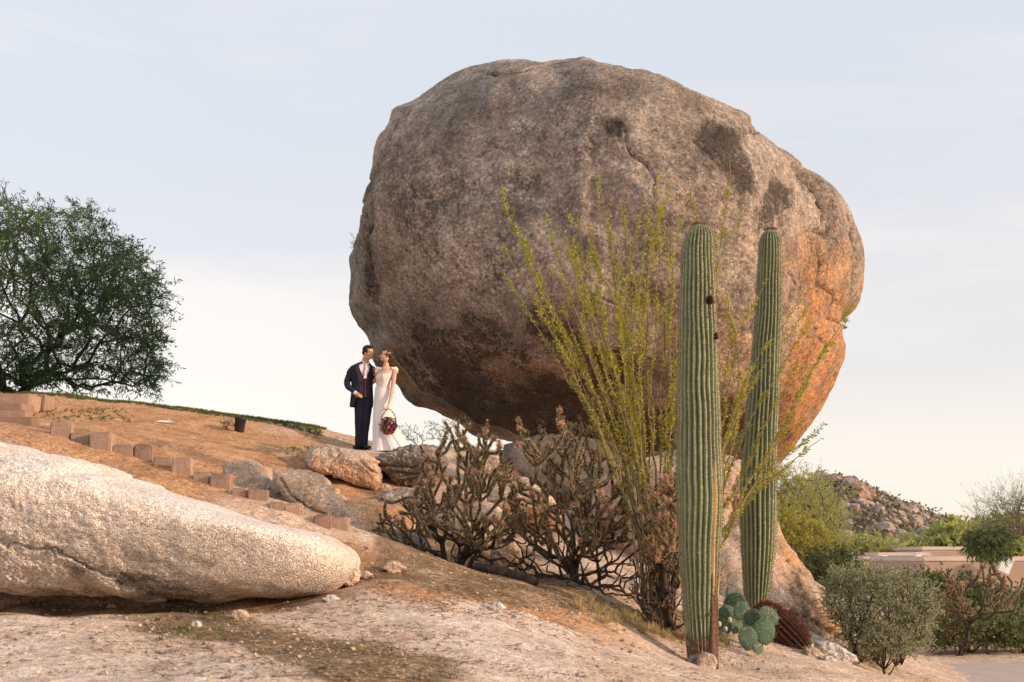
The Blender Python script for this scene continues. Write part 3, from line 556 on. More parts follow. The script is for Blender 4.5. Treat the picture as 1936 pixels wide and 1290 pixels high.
# ------------------------------------------------------------------ tall ribbed cacti
def cactusmat():
    m = NT('cactus skin'); cr = m.attr('crest'); bk = m.attr('bark'); tp = m.attr('tip'); sc = m.attr('scar')
    n = m.noise(3, 5, .6); n2 = m.noise(26, 4, .7)
    green = m.ramp(m.math('ADD', m.math('MULTIPLY', n, .7), m.math('MULTIPLY', n2, .3)), [(.35, (.095, .13, .070)), (.5, (.16, .20, .105)), (.65, (.23, .26, .145))])
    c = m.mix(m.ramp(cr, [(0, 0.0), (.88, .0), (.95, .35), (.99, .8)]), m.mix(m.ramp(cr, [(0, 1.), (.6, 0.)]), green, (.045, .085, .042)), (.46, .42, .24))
    bark = m.ramp(m.noise(22, 6, .75), [(.35, (.055, .035, .025)), (.5, (.20, .13, .08)), (.66, (.48, .36, .22))])
    c = m.mix(sc, c, (.60, .42, .20)); 
    bf = m.math('MULTIPLY', m.math('SUBTRACT', m.math('ADD', bk, m.math('MULTIPLY', m.math('SUBTRACT', m.noise(9, 5, .7), .5), 1.3)), .38), 4.5, True)
    c = m.mix(bf, c, bark); c = m.mix(tp, c, (.55, .50, .36))
    nb = m.bump(m.noise(30, 5, .7), .35, .01); nb2 = m.bump(m.math('MULTIPLY', bf, m.noise(24, 6, .8)), .9, .03, nb)
    return m.fin(c, .62, nb2, .3)
M['cactus'] = cactusmat()
M['spine'] = simple('cactus spine', (.46, .36, .23), (.10, .065, .045), 5, .7, island=True)
M['hole'] = simple('dark hollow', (.02, .012, .01), (.008, .005, .004), 20, .95)
M['scab'] = simple('corky scab', (.22, .12, .08), (.07, .04, .03), 40, .95, bump=.5)
def saguaro(name, label, cl, nrib, dep, bark_h, scar=None, merge=None, seed=1, rot=0.0):
    """cl = rows of (py, x_left, x_right) traced down the plant, Y its distance"""
    Y, rows = cl; rows = np.array(rows, float)
    base = P((rows[-1, 1] + rows[-1, 2]) / 2, rows[-1, 0], Y); base[2] -= .06
    root = empty(name, base); tag(root, label, 'cactus', 'tall ribbed cacti')
    ctr = np.array([P((a + b_) / 2, y, Y) for y, a, b_ in rows]) - base; hw = np.array([np.linalg.norm(P(b_, y, Y) - P(a, y, Y)) / 2 for y, a, b_ in rows])
    o = np.argsort(ctr[:, 2]); z_, x_, h_ = ctr[o, 2], ctr[o, 0], hw[o]
    H = z_[-1]; nz_ = 430; t = np.linspace(0, 1, nz_); zz = H * (1 - (1 - t) ** 1.06); zz = np.concatenate([zz[:-1], [H]])
    cx = np.interp(zz, z_, x_); rad = np.interp(zz, z_, h_); rs = rad.copy()
    for _ in range(14): rs[1:-1] = (rs[:-2] + rs[1:-1] * 2 + rs[2:]) / 4; cx[1:-1] = (cx[:-2] + 2 * cx[1:-1] + cx[2:]) / 4
    cx = cx + fbm(np.stack([zz * .9, zz * 0 + seed, zz * 0], -1), 1, 3, seed + 7) * .022 * np.clip(zz, 0, 1)
    top = zz > H - .26; tt = (zz[top] - (H - .26)) / .26; rtop = rs[top][0]; rs[top] = rtop * np.sqrt(np.clip(1 - tt ** 2.4, 0, 1)) + .0
    ntheta = nrib * 10; th = np.arange(ntheta) / ntheta * 2 * math.pi
    rnd = np.array([vnoise(np.array([[k * 1.7, 0, seed * 9.]]), seed)[0] for k in range(nrib)])
    ZZ, TH = np.meshgrid(zz, th, indexing='ij')
    wv = fbm(np.stack([ZZ * .8, TH * .6, TH * 0 + seed], -1), 1, 3, seed) * .17 + ZZ * .015
    ph = TH + wv + rot
    prof = np.abs(np.cos(nrib * ph / 2)); prof = prof ** .85
    if merge is not None:            # ribs that fork: doubled grooves that fade out below a height
        for z0, a0, wdt in merge:
            dth = np.angle(np.exp(1j * (ph - a0))); k = np.exp(-(dth / wdt) ** 2) * sstep(z0, z0 + .07, ZZ); groove = np.exp(-(dth / (.028)) ** 2)
            prof = prof * (1 - k * groove * .8)
    rr = rs[:, None] * (1 - dep * (1 - prof) * np.clip(rs[:, None] / .1, 0, 1))
    rr *= 1 + fbm(np.stack([np.cos(TH) * 1.2, np.sin(TH) * 1.2, ZZ * 1.1], -1), 1.5, 3, seed + 2) * .055
    bark = sstep(bark_h + .12, bark_h * .45, ZZ); scr = np.zeros_like(ZZ)
    if scar:
        for (a0, aw, z0, z1, kind) in scar:
            dth = np.angle(np.exp(1j * (TH - a0))); k = sstep(aw, aw * .6, np.abs(dth)) * sstep(z0 - .1, z0, ZZ) * sstep(z1 + .1, z1 - .15, ZZ)
            if kind == 'bark': bark = np.maximum(bark, k * .85)
            else: scr = np.maximum(scr, k)
    rr *= 1 - bark * np.abs(fbm(np.stack([np.cos(TH), np.sin(TH), ZZ * .6], -1), 9, 4, seed + 5)) * .16
    v = np.stack([cx[:, None] + rr * np.cos(TH), rr * np.sin(TH), ZZ], -1).reshape(-1, 3)
    i = np.arange(nz_ - 1)[:, None] * ntheta; j = np.arange(ntheta)[None]; k = (j + 1) % ntheta
    q = np.stack([i + j, i + k, i + ntheta + k, i + ntheta + j], -1).reshape(-1, 4)
    tip = sstep(H - .06, H, ZZ)
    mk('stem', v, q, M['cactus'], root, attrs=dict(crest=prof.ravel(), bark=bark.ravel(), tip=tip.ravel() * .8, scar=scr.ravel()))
    # areoles: a star of short spines every few centimetres along each rib
    b = MB(); rg = np.random.RandomState(seed)
    zs = np.arange(bark_h + .1, H - .005, .026); pos = []; nr = []
    for kk in range(nrib):
        for z in zs:
            if z > H - .3: pass
            zi = z + rg.uniform(-.004, .004); row = np.searchsorted(zz, zi); row = min(row, nz_ - 1)
            # crest angle
            thc = kk * 2 * math.pi / nrib - rot
            w0 = np.interp(thc % (2 * math.pi), th, wv[row]); a = thc - w0
            w0 = np.interp(a % (2 * math.pi), th, wv[row]); a = thc - w0
            r0 = np.interp(a % (2 * math.pi), th, rr[row], period=2 * math.pi)
            if math.sin(a) > .45: continue
            if np.interp(a % (2 * math.pi), th, bark[row]) > .5: continue
            pos.append((cx[row] + r0 * math.cos(a), r0 * math.sin(a), zi)); nr.append((math.cos(a), math.sin(a), .0 + max(0, (zi - H + .2) * 4)))
    pos = np.array(pos); nr = np.array(nr)
    for s in range(6):
        d = nr * .8 + runit(len(pos)) * .9; d[:, 2] *= .8
        b.leaves(pos - nr * .004, d, runit(len(pos)), .026 * rg.uniform(.6, 1.25, len(pos)), .0055)
    # woolly crown of young spines
    n = 700; a = rg.uniform(0, 6.3, n); r0 = np.sqrt(rg.uniform(0, 1, n)) * .08; pc = np.stack([cx[-1] + r0 * np.cos(a), r0 * np.sin(a), H - r0 * r0 * 2.5], -1)
    b.leaves(pc, np.stack([np.cos(a) * .5, np.sin(a) * .5, np.ones(n)], -1), runit(n), .035, .004)
    tag(b.build('spines', M['spine'], root, smooth=False), kind='stuff')
    return root, base, (zz, cx, rs)
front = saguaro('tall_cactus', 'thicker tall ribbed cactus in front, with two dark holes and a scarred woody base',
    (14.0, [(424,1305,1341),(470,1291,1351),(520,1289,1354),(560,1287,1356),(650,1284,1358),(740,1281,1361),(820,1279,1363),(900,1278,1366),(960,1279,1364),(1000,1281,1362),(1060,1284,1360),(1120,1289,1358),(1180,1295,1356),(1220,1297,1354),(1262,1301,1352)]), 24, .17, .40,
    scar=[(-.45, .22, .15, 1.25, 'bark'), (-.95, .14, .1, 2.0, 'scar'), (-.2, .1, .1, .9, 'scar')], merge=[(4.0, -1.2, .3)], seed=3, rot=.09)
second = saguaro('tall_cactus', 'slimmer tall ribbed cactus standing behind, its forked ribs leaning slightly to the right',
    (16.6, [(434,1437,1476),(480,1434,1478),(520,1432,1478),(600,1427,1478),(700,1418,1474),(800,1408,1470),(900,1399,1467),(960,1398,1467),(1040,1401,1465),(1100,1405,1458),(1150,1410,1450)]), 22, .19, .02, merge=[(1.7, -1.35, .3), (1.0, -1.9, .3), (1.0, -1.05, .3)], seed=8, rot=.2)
def blister(root, base, px, py, Y, r, mat, name, squash=.3, seed=1):
    c = P(px, py, Y) - base; v, f = ico(4); v = v * np.array([r, r * squash, r * 1.15]); v = v * (1 + fbm(v / r, 1.6, 3, seed)[:, None] * .35)
    return mk(name, v + c, f, mat, root)
fr, fb, fp = front
for k, (px, py, r) in enumerate([(1342,568,.034), (1352,636,.028)]):
    xc = (px - 1322) / 2689 * 14; R0 = .195; yy = 14 - math.sqrt(max(R0 ** 2 - xc ** 2, .001)) 
    rim = blister(fr, fb, px, py, yy + .006, r * 1.35, M['scab'], 'hole_rim', .45, k + 5); blister(fr, fb, px, py, yy - .012, r, M['hole'], 'hole', .5, k)
for k, (px, py, r) in enumerate([(1341,588,.012),(1346,545,.01),(1348,532,.009),(1339,600,.009),(1345,655,.011),(1340,668,.011),(1341,1162,.016)]):
    xc = (px - 1322) / 2689 * 14; yy = 14 - math.sqrt(max(.195 ** 2 - xc ** 2, .001)); blister(fr, fb, px, py, yy, r, M['scab'], 'scab', .5, k + 20)
# split skin hanging by the foot of the front cactus
b = MB()
for k in range(9):
    x0 = 1337 + k * 2.3; top = random.uniform(1035, 1120) if k > 3 else random.uniform(1130, 1180); ptsb = [P(x0 + random.uniform(-1, 1) + (4 if y < 1080 else 0), y, 13.86 + abs(k - 4) * .012) for y in np.linspace(top, 1268, 7)]
    b.tube(np.array(ptsb) - fb, [.004, .009, .012, .014, .016, .018, .016], 6)
b.build('split_skin', M['scab'], fr)
# small arm budding from the second cactus
sr, sb, sp = second
v, f = ico(5); av = v * np.array([.085, .085, .14]); ang = np.arctan2(av[:, 1], av[:, 0]); pr = np.abs(np.cos(14 * ang / 2)); av[:, :2] *= (1 - .16 * (1 - pr))[:, None]
ca, sa = math.cos(R(-55)), math.sin(R(-55)); av = np.stack([av[:, 0] * ca + av[:, 2] * sa, av[:, 1], -av[:, 0] * sa + av[:, 2] * ca], -1)
mk('arm', av + (P(1396, 832, 16.65) - sb), f, M['cactus'], sr, attrs=dict(crest=pr, bark=pr * 0, tip=pr * 0, scar=pr * 0))

# ------------------------------------------------------------------ leaning barrel cactus
def barrel():
    base = hit(1505, 1222); base = P(1500, 1206, 15.9); base[2] = gz(base[0], 15.9)[0]
    root = empty('barrel_cactus', base); tag(root, 'fat barrel cactus with red spines, leaning over to the left behind the prickly pear', 'cactus')
    A = P(1500, 1212, 15.9) - base; Bp = P(1438, 1160, 16.0) - base; ax = Bp - A; L = np.linalg.norm(ax) ; ax /= L; hw = .19
    u = np.cross(ax, [0, 1, 0]); u /= np.linalg.norm(u); w_ = np.cross(u, ax)
    nr, nt_, nh = 20, 200, 90; t = np.linspace(-.38, 1.22, nh); prof_r = hw * (1 - np.abs((t - .38) / .86) ** 3.0).clip(0) ** .5; th = np.arange(nt_) / nt_ * 2 * math.pi
    pr = np.abs(np.cos(nr * (th[None] + t[:, None] * .25) / 2)); rr = prof_r[:, None] * (1 - .2 * (1 - pr))
    c = (A + ax * L * t[:, None])[:, None] if False else (A[None] + ax[None] * (L * t)[:, None])[:, None]
    v = c + rr[..., None] * (u[None, None] * np.cos(th)[None, :, None] + w_[None, None] * np.sin(th)[None, :, None])
    i = np.arange(nh - 1)[:, None] * nt_; j = np.arange(nt_)[None]; k = (j + 1) % nt_; q = np.stack([i + j, i + k, i + nt_ + k, i + nt_ + j], -1).reshape(-1, 4)
    m = NT('barrel skin'); col = m.mix(m.attr('crest'), (.012, .02, .01), (.075, .045, .028)); M['barrel'] = m.fin(col, .7, m.bump(m.noise(40), .3, .01))
    mk('stem', v.reshape(-1, 3), q, M['barrel'], root, attrs=dict(crest=pr.ravel()))
    b = MB(); pos = []; nrm = []
    for kk in range(nr):
        for tt in np.linspace(-.25, 1.18, 40):
            a = kk * 2 * math.pi / nr - tt * .25; r0 = np.interp(tt, t, prof_r); n_ = u * math.cos(a) + w_ * math.sin(a)
            pos.append(A + ax * L * tt + n_ * r0); nrm.append(n_ + ax * .25)
    pos = np.array(pos); nrm = np.array(nrm)
    for s in range(7): b.leaves(pos, nrm * .9 + runit(len(pos)) * .8, runit(len(pos)), .05 * rng.uniform(.5, 1.2, len(pos)), .005)
    M['red_spine'] = simple('red spine', (.26, .065, .038), (.055, .022, .016), 5, .6, island=True)
    tag(b.build('spines', M['red_spine'], root, smooth=False), kind='stuff')
barrel()

# ------------------------------------------------------------------ prickly pear
def pad_mat():
    m = NT('pear pad'); vd = m.vor(34); c = m.ramp(m.noise(9, 4), [(.35, (.04, .085, .055)), (.65, (.085, .15, .09))]); c = m.mix(m.ramp(vd, [(.10, 1.), (.2, 0.)]), c, (.55, .48, .25))
    return m.fin(c, .6, m.bump(m.noise(30), .2, .005), .35)
M['pad'] = pad_mat()
pb = hit(1412, 1215); pear = empty('prickly_pear', pb); tag(pear, 'low prickly pear with round blue green pads between the two tall cacti', 'cactus')
v0, f0 = ico(4)
pads = [(1373,1168,17,22,0,15.3,10),(1391,1146,20,24,-10,15.4,-15),(1376,1128,6,18,10,15.5,60),(1402,1155,15,17,25,15.2,10),(1424,1170,16,17,10,15.0,-20),(1452,1166,20,17,35,14.9,15),(1444,1194,19,24,-8,14.8,5),(1414,1207,17,21,0,14.7,10),(1391,1183,15,14,20,15.2,25),(1371,1186,12,13,-10,15.1,0),(1432,1226,14,9,20,14.6,40),(1405,1178,18,16,0,15.3,-5),(1428,1196,14,20,10,15.1,10),(1366,1204,9,9,0,15.0,20)]
bs = MB()
for k, (px, py, rx, ry, tilt, Y, yaw) in enumerate(pads):
    s = Y / F; v = v0 * np.array([rx * s * 1.12, .017, ry * s * 1.05]); v[:, 0] *= 1 - .18 * np.clip(-v0[:, 2], 0, 1); v = v * (1 + fbm(v0, 1.2, 2, k)[:, None] * .07)
    a = R(yaw); rz = np.array([[math.cos(a), -math.sin(a), 0], [math.sin(a), math.cos(a), 0], [0, 0, 1]]); a = R(-tilt); ry_ = np.array([[math.cos(a), 0, -math.sin(a)], [0, 1, 0], [math.sin(a), 0, math.cos(a)]])
    v = v @ ry_.T @ rz.T; c = P(px, py, Y) - pb; mk('pad', v + c, f0, M['pad'], pear)
    idx = rng.choice(len(v), 150); bs.leaves(v[idx] + c, (v[idx] / np.linalg.norm(v[idx], axis=1)[:, None]) * .6 + runit(150) * .6 + np.array([0, -.5, 0]), runit(150), .034, .0035)
tag(bs.build('spines', M['spine'], pear, smooth=False), kind='stuff')
b = MB()
for (x, y) in [(1372,1190),(1380,1172),(1436,1216),(1442,1222),(1360,1180)]:
    c = P(x, y, 14.9) - pb; b.add(ico(2)[0] * [.022, .02, .03] + c, ico(2)[1])
tag(b.build('dried_fruit', simple('dried fruit', (.72, .60, .38), (.4, .3, .18), 30, .9), pear), kind='stuff')

# ------------------------------------------------------------------ wand shrub with leafy stems
M['wand'] = simple('wand bark', (.30, .22, .12), (.11, .085, .06), 14, .9, bump=.5)
M['wand_leaf'] = leafmat('small bright leaf', (.50, .42, .05), (.20, .26, .045), 1.2, .45, c3=(.85, .60, .07))
ob_ = hit(1243, 1188); oc = empty('wand_shrub', ob_); tag(oc, 'tall shrub of thin upright wands with small yellow green leaves, beside the front cactus', 'shrub')
B0 = [(1240,1070),(1243,1170)]
wands = [
 ([(945,355),(975,430),(1010,500),(1050,590),(1095,690),(1130,760),(1165,870),(1195,980)],15.2),
 ([(976,438),(1000,492),(1035,560),(1062,620),(1100,700),(1140,790),(1170,880),(1200,980)],15.3),
 ([(1032,405),(1050,470),(1070,520),(1085,590),(1110,670),(1140,740),(1175,850),(1205,980)],15.5),
 ([(1066,395),(1080,440),(1095,500),(1115,580),(1140,660),(1175,770),(1195,880),(1215,1000)],15.4),
 ([(1092,410),(1096,470),(1104,520),(1130,600),(1165,700),(1190,800),(1215,930)],15.6),
 ([(1130,330),(1138,400),(1160,455),(1182,520),(1198,600),(1195,700),(1205,830),(1220,960)],15.5),
 ([(1178,345),(1176,430),(1188,480),(1205,560),(1212,650),(1205,760),(1220,900)],15.8),
 ([(1250,325),(1228,390),(1212,480),(1204,580),(1196,690),(1210,800),(1225,950)],15.3),
 ([(1265,340),(1246,395),(1253,450),(1246,540),(1236,640),(1232,760),(1238,900)],15.6),
 ([(1295,400),(1276,450),(1268,540),(1266,640),(1262,760),(1255,900)],15.4),
 ([(1215,375),(1206,440),(1194,520),(1180,620),(1190,720),(1215,850)],16.0),
 ([(1155,370),(1150,440),(1160,520),(1168,600),(1190,720),(1210,880)],16.1),
 ([(1108,400),(1122,470),(1140,560),(1150,640),(1172,740),(1200,860)],15.9),
 ([(1000,470),(1018,520),(1032,590),(1070,650),(1100,730),(1150,840),(1185,960)],15.1),
 ([(1385,285),(1382,350),(1366,420),(1358,480),(1340,600),(1310,760),(1280,930)],15.6),
 ([(1418,375),(1392,420),(1368,460),(1356,520),(1340,620),(1310,800)],15.8),
 ([(1300,365),(1316,400),(1322,440),(1310,560),(1295,700),(1270,860)],15.7),
 ([(1350,430),(1352,500),(1345,600),(1330,700),(1300,850)],16.0),
 ([(1450,530),(1425,570),(1395,620),(1375,690),(1355,770),(1320,900)],15.3),
 ([(1365,525),(1378,580),(1390,640),(1384,700),(1370,780),(1330,930)],15.7),
 ([(1372,560),(1382,620),(1398,680),(1390,760),(1372,830),(1340,950)],15.9),
 ([(1530,570),(1490,640),(1440,700),(1405,760),(1380,840),(1355,930),(1310,1040)],15.2),
 ([(1535,600),(1500,660),(1462,720),(1420,790),(1390,860),(1360,950)],15.4),
 ([(1510,560),(1478,620),(1440,665),(1410,720),(1385,800),(1350,900)],15.0),
 ([(1612,570),(1580,630),(1545,690),(1510,740),(1480,810),(1445,870),(1405,925),(1370,1000),(1330,1075)],15.1),
 ([(1600,600),(1560,665),(1520,735),(1485,810),(1440,885),(1400,955),(1355,1040)],15.2),
 ([(1520,790),(1480,850),(1440,900),(1400,960),(1365,1030)],15.3),
 ([(1505,680),(1480,740),(1450,800),(1420,860),(1385,940)],15.2),
 ([(1560,800),(1500,850),(1450,900),(1400,950),(1360,1020)],15.5),
 ([(1420,690),(1395,760),(1378,850),(1365,940)],15.2),
 ([(1085,450),(1090,530),(1100,600),(1125,680),(1160,790),(1195,920)],16.2),
 ([(1230,420),(1232,500),(1226,600),(1222,700),(1226,820),(1232,960)],15.9),
 ([(1256,420),(1262,500),(1258,600),(1250,700),(1246,840)],16.1),
 ([(1180,520),(1170,600),(1176,700),(1196,800),(1220,920)],15.1),
 ([(1125,500),(1135,580),(1152,660),(1180,760),(1205,870)],15.0),
]
def wand(path, Y, root, base):
    bx = 1243 + (path[-1][0] - 1243) * .30 + rng.uniform(-22, 22); p2 = smooth_path(path + [(bx, 1080), (bx * .7 + 1243 * .3, 1180)], 70, 5); n = len(p2)
    # own wobble, and depth drawing in to the common foot
    t = np.linspace(0, 1, n); Yd = Y * (1 - t ** 2) + ob_[1] * t ** 2
    p3 = np.array([P(x, y, yy) for (x, y), yy in zip(p2, Yd)]); s0 = rng.uniform(0, 99)
    wob = np.stack([fbm(np.stack([t * 9 + s0, t * 0, t * 0], -1), 1, 3, 2), fbm(np.stack([t * 9 + s0, t * 0 + 5, t * 0], -1), 1, 3, 3), t * 0], -1) * .065
    p3 = p3 + wob * np.minimum(1, (1 - t) * 3)[:, None] - base; rad = .003 + .011 * t ** .8
    b = MB(); b.tube(p3, rad, 6); stem = b.build('stem', M['wand'], root)
    L = np.linalg.norm(np.diff(p3, axis=0), axis=1).sum(); nl = int(L * 255); lb = MB()
    u = rng.uniform(0, .80, nl) ** .9; u = u[(rng.uniform(0, 1, len(u)) < sstep(.86, .35, u))]; u = u[rng.uniform(-.5, .5, len(u)) < vnoise(np.stack([u * 26 + s0, u * 0, u * 0], -1), 3) + .22]; ii = u * (n - 1); i0 = ii.astype(int); fr_ = (ii - i0)[:, None]
    pos = p3[i0] * (1 - fr_) + p3[np.minimum(i0 + 1, n - 1)] * fr_; up = np.gradient(p3, axis=0)[i0]; up /= -np.linalg.norm(up, axis=1)[:, None]
    d = runit(len(pos)); d -= up * (d * up).sum(1)[:, None]; d /= np.linalg.norm(d, axis=1)[:, None]
    lb.leaves(pos + d * .006, d + up * .7, runit(len(pos)), rng.uniform(.026, .055, len(pos)), rng.uniform(.011, .02, len(pos)))
    tag(lb.build('leaves', M['wand_leaf'], stem, smooth=False), kind='stuff')
    return p3
tips = []
for path, Y in wands:
    wand(path, Y, oc, ob_)
for k in range(15):        # side wands that follow their neighbours
    path, Y = wands[rng.randint(0, 14) if k < 14 else rng.randint(18, 29)]; off = rng.uniform(-26, 26); dy = rng.uniform(20, 150)
    pa = [(x + off * (1 - i / len(path)), y + dy * (1 - i / len(path))) for i, (x, y) in enumerate(path)]
    wand(pa, Y + rng.uniform(-.4, .6), oc, ob_)
# ------------------------------------------------------------------ branching plants grown towards crown points
def grow(base, pts, step=.25, up=.25, jit=.04, minr=.004, pw=.42, kr=1.0, start=None, rg=rng, dw=.25, roots=()):
    """each crown point is joined to the nearest part of the plant; limb thickness follows what it carries"""
    nodes = [np.array(q, float) for q in (start if start is not None else [base])]; par = [-1] + list(range(len(nodes) - 1)); ends = []
    N = np.zeros((60000, 3)); N[:len(nodes)] = nodes; D = np.zeros(60000); n = len(nodes)
    for k in range(1, n): D[k] = D[k - 1] + np.linalg.norm(N[k] - N[k - 1])
    for r_0 in roots: N[n] = r_0; par.append(-1); n += 1
    o = np.argsort(np.linalg.norm(pts - base, axis=1))
    for p_ in pts[o]:
        d = np.linalg.norm(N[:n] - p_, axis=1); k = int(np.argmin(d + D[:n] * dw)); q = N[k].copy(); m_ = max(1, int(d[k] / step)); last = k
        for s in range(1, m_ + 1):
            t = s / m_; v = q + (p_ - q) * t; v[2] += up * d[k] * (t - t * t) * (-1 if up < 0 else 1) * (1 if up >= 0 else 1); v = v + rg.normal(0, jit, 3) * (s < m_)
            N[n] = v; par.append(last); D[n] = D[last] + np.linalg.norm(v - N[last]); last = n; n += 1
        ends.append(last)
    par = np.array(par); cnt = np.zeros(n); 
    for e in ends: cnt[e] += 1
    for k in range(n - 1, 0, -1):
        if par[k] >= 0: cnt[par[k]] += cnt[k]
    rad = minr * kr * np.maximum(cnt, 1) ** pw
    ch = [[] for _ in range(n)]
    for k in range(1, n):
        if par[k] >= 0: ch[par[k]].append(k)
    chains = []; stack = [(k, None) for k in range(n) if par[k] < 0]
    while stack:
        k, pr = stack.pop(); c = [k] if pr is None else [pr, k]
        while ch[k]:
            cs = sorted(ch[k], key=lambda z: -cnt[z])
            for z in cs[1:]: stack.append((z, k))
            k = cs[0]; c.append(k)
        if len(c) > 1: chains.append(c)
    return N[:n], rad, chains, np.array(ends), D[:n]
def limbs(N, rad, chains, n=6, sub=0):
    b = MB()
    for c in chains: 
        r = rad[c].copy(); 
        if len(c) > 1: r[0] = min(r[0], r[1] * 1.15)
        b.tube(N[c], r, n if r.max() > .012 else 4, cap=True)
    return b

M['bark'] = simple('tree bark', (.10, .075, .055), (.03, .024, .02), 10, .95, bump=.6)
M['mesq_leaf'] = leafmat('feathery leaf', (.10, .17, .055), (.035, .08, .035), .9, .42, c3=(.26, .30, .08))
M['verde_leaf'] = leafmat('yellow green foliage', (.46, .46, .15), (.24, .27, .09), .8, .4, c3=(.48, .44, .12))
M['olive_leaf'] = leafmat('olive foliage', (.27, .30, .12), (.13, .17, .07), .8, .35)
M['grey_leaf'] = leafmat('grey green foliage', (.46, .46, .27), (.24, .26, .15), 2.2, .35, c3=(.64, .59, .38))
M['dark_leaf'] = leafmat('dark green foliage', (.13, .17, .06), (.045, .075, .03), 1.0, .3, c3=(.26, .27, .09))
M['grey_bark'] = simple('grey bark', (.20, .16, .12), (.08, .065, .05), 12, .95, bump=.4)
def in_px_poly(n, poly, rg=rng):
    poly = np.array(poly, float); lo, hi = poly.min(0), poly.max(0); out = []
    while len(out) < n:
        p = rg.uniform(lo, hi); x, y = p; ins = False
        for (x1, y1), (x2, y2) in zip(poly, np.roll(poly, -1, 0)):
            if (y1 > y) != (y2 > y) and x < (x2 - x1) * (y - y1) / (y2 - y1) + x1: ins = not ins
        if ins: out.append(p)
    return np.array(out)
def foliage_tree(name, label, cat, base, pts, leaf, bark, twigs=3, tlen=.35, droop=0, nleaf=14, ll=.07, lw=.016, minr=.006, step=.3, group=None, up=.15, start=None, kr=1., spread=.8, jit=.04, dw=.25, roots=()):
    root = empty(name, base); tag(root, label, cat, group); pts = pts - base
    st_ = [np.array(s) - base for s in start] if start is not None else None
    N, rad, chains, ends, D = grow(np.zeros(3), pts, step, up, jit, minr, start=st_, kr=kr, dw=dw, roots=roots)
    tb = limbs(N, rad, chains); lb = MB()
    # terminal sprays
    par_dir = []
    for e in ends: par_dir.append(N[e] / (np.linalg.norm(N[e]) + 1e-6))
    par_dir = np.array(par_dir)
    for s in range(twigs):
        d = par_dir * .6 + runit(len(ends)) * spread + np.array([0, 0, -droop]); d /= np.linalg.norm(d, axis=1)[:, None]; L = tlen * rng.uniform(.5, 1.3, len(ends))
        for e, dd, l_ in zip(ends, d, L):
            t = np.linspace(0, 1, 4)[:, None]; pth = N[e] + dd * l_ * t + np.array([0, 0, -droop * l_ * .5]) * t * t; tb.tube(pth, [.0035, .003, .0025, .0015], 3, False)
            k = nleaf; u = rng.uniform(.05, 1, k)[:, None]; pos = N[e] + dd * l_ * u + np.array([0, 0, -droop * l_ * .5]) * u * u
            ld = dd * .7 + runit(k) * .8 + np.array([0, 0, -droop * .6]); lb.leaves(pos, ld, runit(k), ll * rng.uniform(.6, 1.3, k), lw)
    tb.build('trunk', bark, root); lb.build('crown', leaf, root, smooth=False); return root
def px_cloud(poly, n, Y, dY, rg=rng):
    """crown points: a traced outline given real depth, fullest in its middle"""
    poly = np.array(poly, float); c = poly.mean(0); q = in_px_poly(n, poly, rg); rr = np.abs(q - c) / (np.ptp(poly, axis=0) / 2); k = np.sqrt(np.clip(1 - (rr ** 2).sum(1) * .7, .08, 1))
    return np.array([P(x, y, Y + rg.uniform(-dY, dY) * kk) for (x, y), kk in zip(q, k)])

# tree on the hill
tY = 31.0
tb0 = P(28, 800, tY); tb0[2] = gz(tb0[0], tY)[0] - .1
crown = [(-330,560),(-280,400),(-100,370),(-20,375),(20,390),(50,405),(85,395),(130,395),(170,400),(185,425),(215,445),(245,480),(272,495),(292,520),(306,565),(312,600),(300,640),(290,660),(295,700),(282,735),(255,744),(170,742),(90,735),(0,735),(-150,740),(-300,700)]
pts = px_cloud(crown, 2300, tY, 3.4); pts = pts[fbm(pts, .85, 3, 77) > -.15]
pts = pts[~((np.abs(pts[:, 0] - tb0[0]) < .6) & (pts[:, 2] < tb0[2] + 1.0))]
rt = foliage_tree('desert_tree', 'dark green feathery desert tree spreading low over the grassy crest at the left', 'tree', tb0, pts, M['mesq_leaf'], M['bark'], twigs=3, tlen=.55, droop=.3, nleaf=18, ll=.115, lw=.023, minr=.006, step=.28, up=.10, jit=.05, start=[tb0, tb0 + [.05, 0, .5], tb0 + [.0, .1, 1.0]], spread=.7)

# yellow green trees behind the pedestal
def bg_tree(name, label, poly, Y, n, leaf, basepx, dY=1.6, ll=.10, lw=.02, nleaf=14, droop=.1, group=None, tlen=.45, cat='tree', twigs=3, minr=.008, zb=None, up=.3):
    b_ = P(basepx[0], basepx[1], Y); b_[2] = gz(b_[0], Y)[0] - .05 if zb is None else zb
    return foliage_tree(name, label, cat, b_, px_cloud(poly, n, Y, dY), leaf, M['grey_bark'], twigs=twigs, tlen=tlen, droop=droop, nleaf=nleaf, ll=ll, lw=lw, minr=minr, group=group, up=up)
bg_tree('palo_verde', 'feathery yellow green tree rising behind the right edge of the pedestal rock', [(1440,900),(1468,895),(1500,903),(1540,905),(1570,930),(1590,960),(1602,1000),(1585,1045),(1540,1070),(1470,1060),(1430,1000)], 36, 420, M['verde_leaf'], (1530, 1080), 2.2, nleaf=16, ll=.13, lw=.018, group=None)
bg_tree('flowering_bush', 'brighter yellow flowering bush at the foot of the yellow green tree', [(1445,985),(1470,950),(1500,975),(1530,985),(1560,1010),(1575,1045),(1570,1080),(1500,1090),(1450,1050)], 31, 200, leafmat('yellow blossom', (.46, .42, .08), (.22, .25, .06), .8, .4, c3=(.62, .50, .09)), (1500, 1100), 1.2, cat='shrub', nleaf=12, ll=.09, lw=.03, tlen=.3)
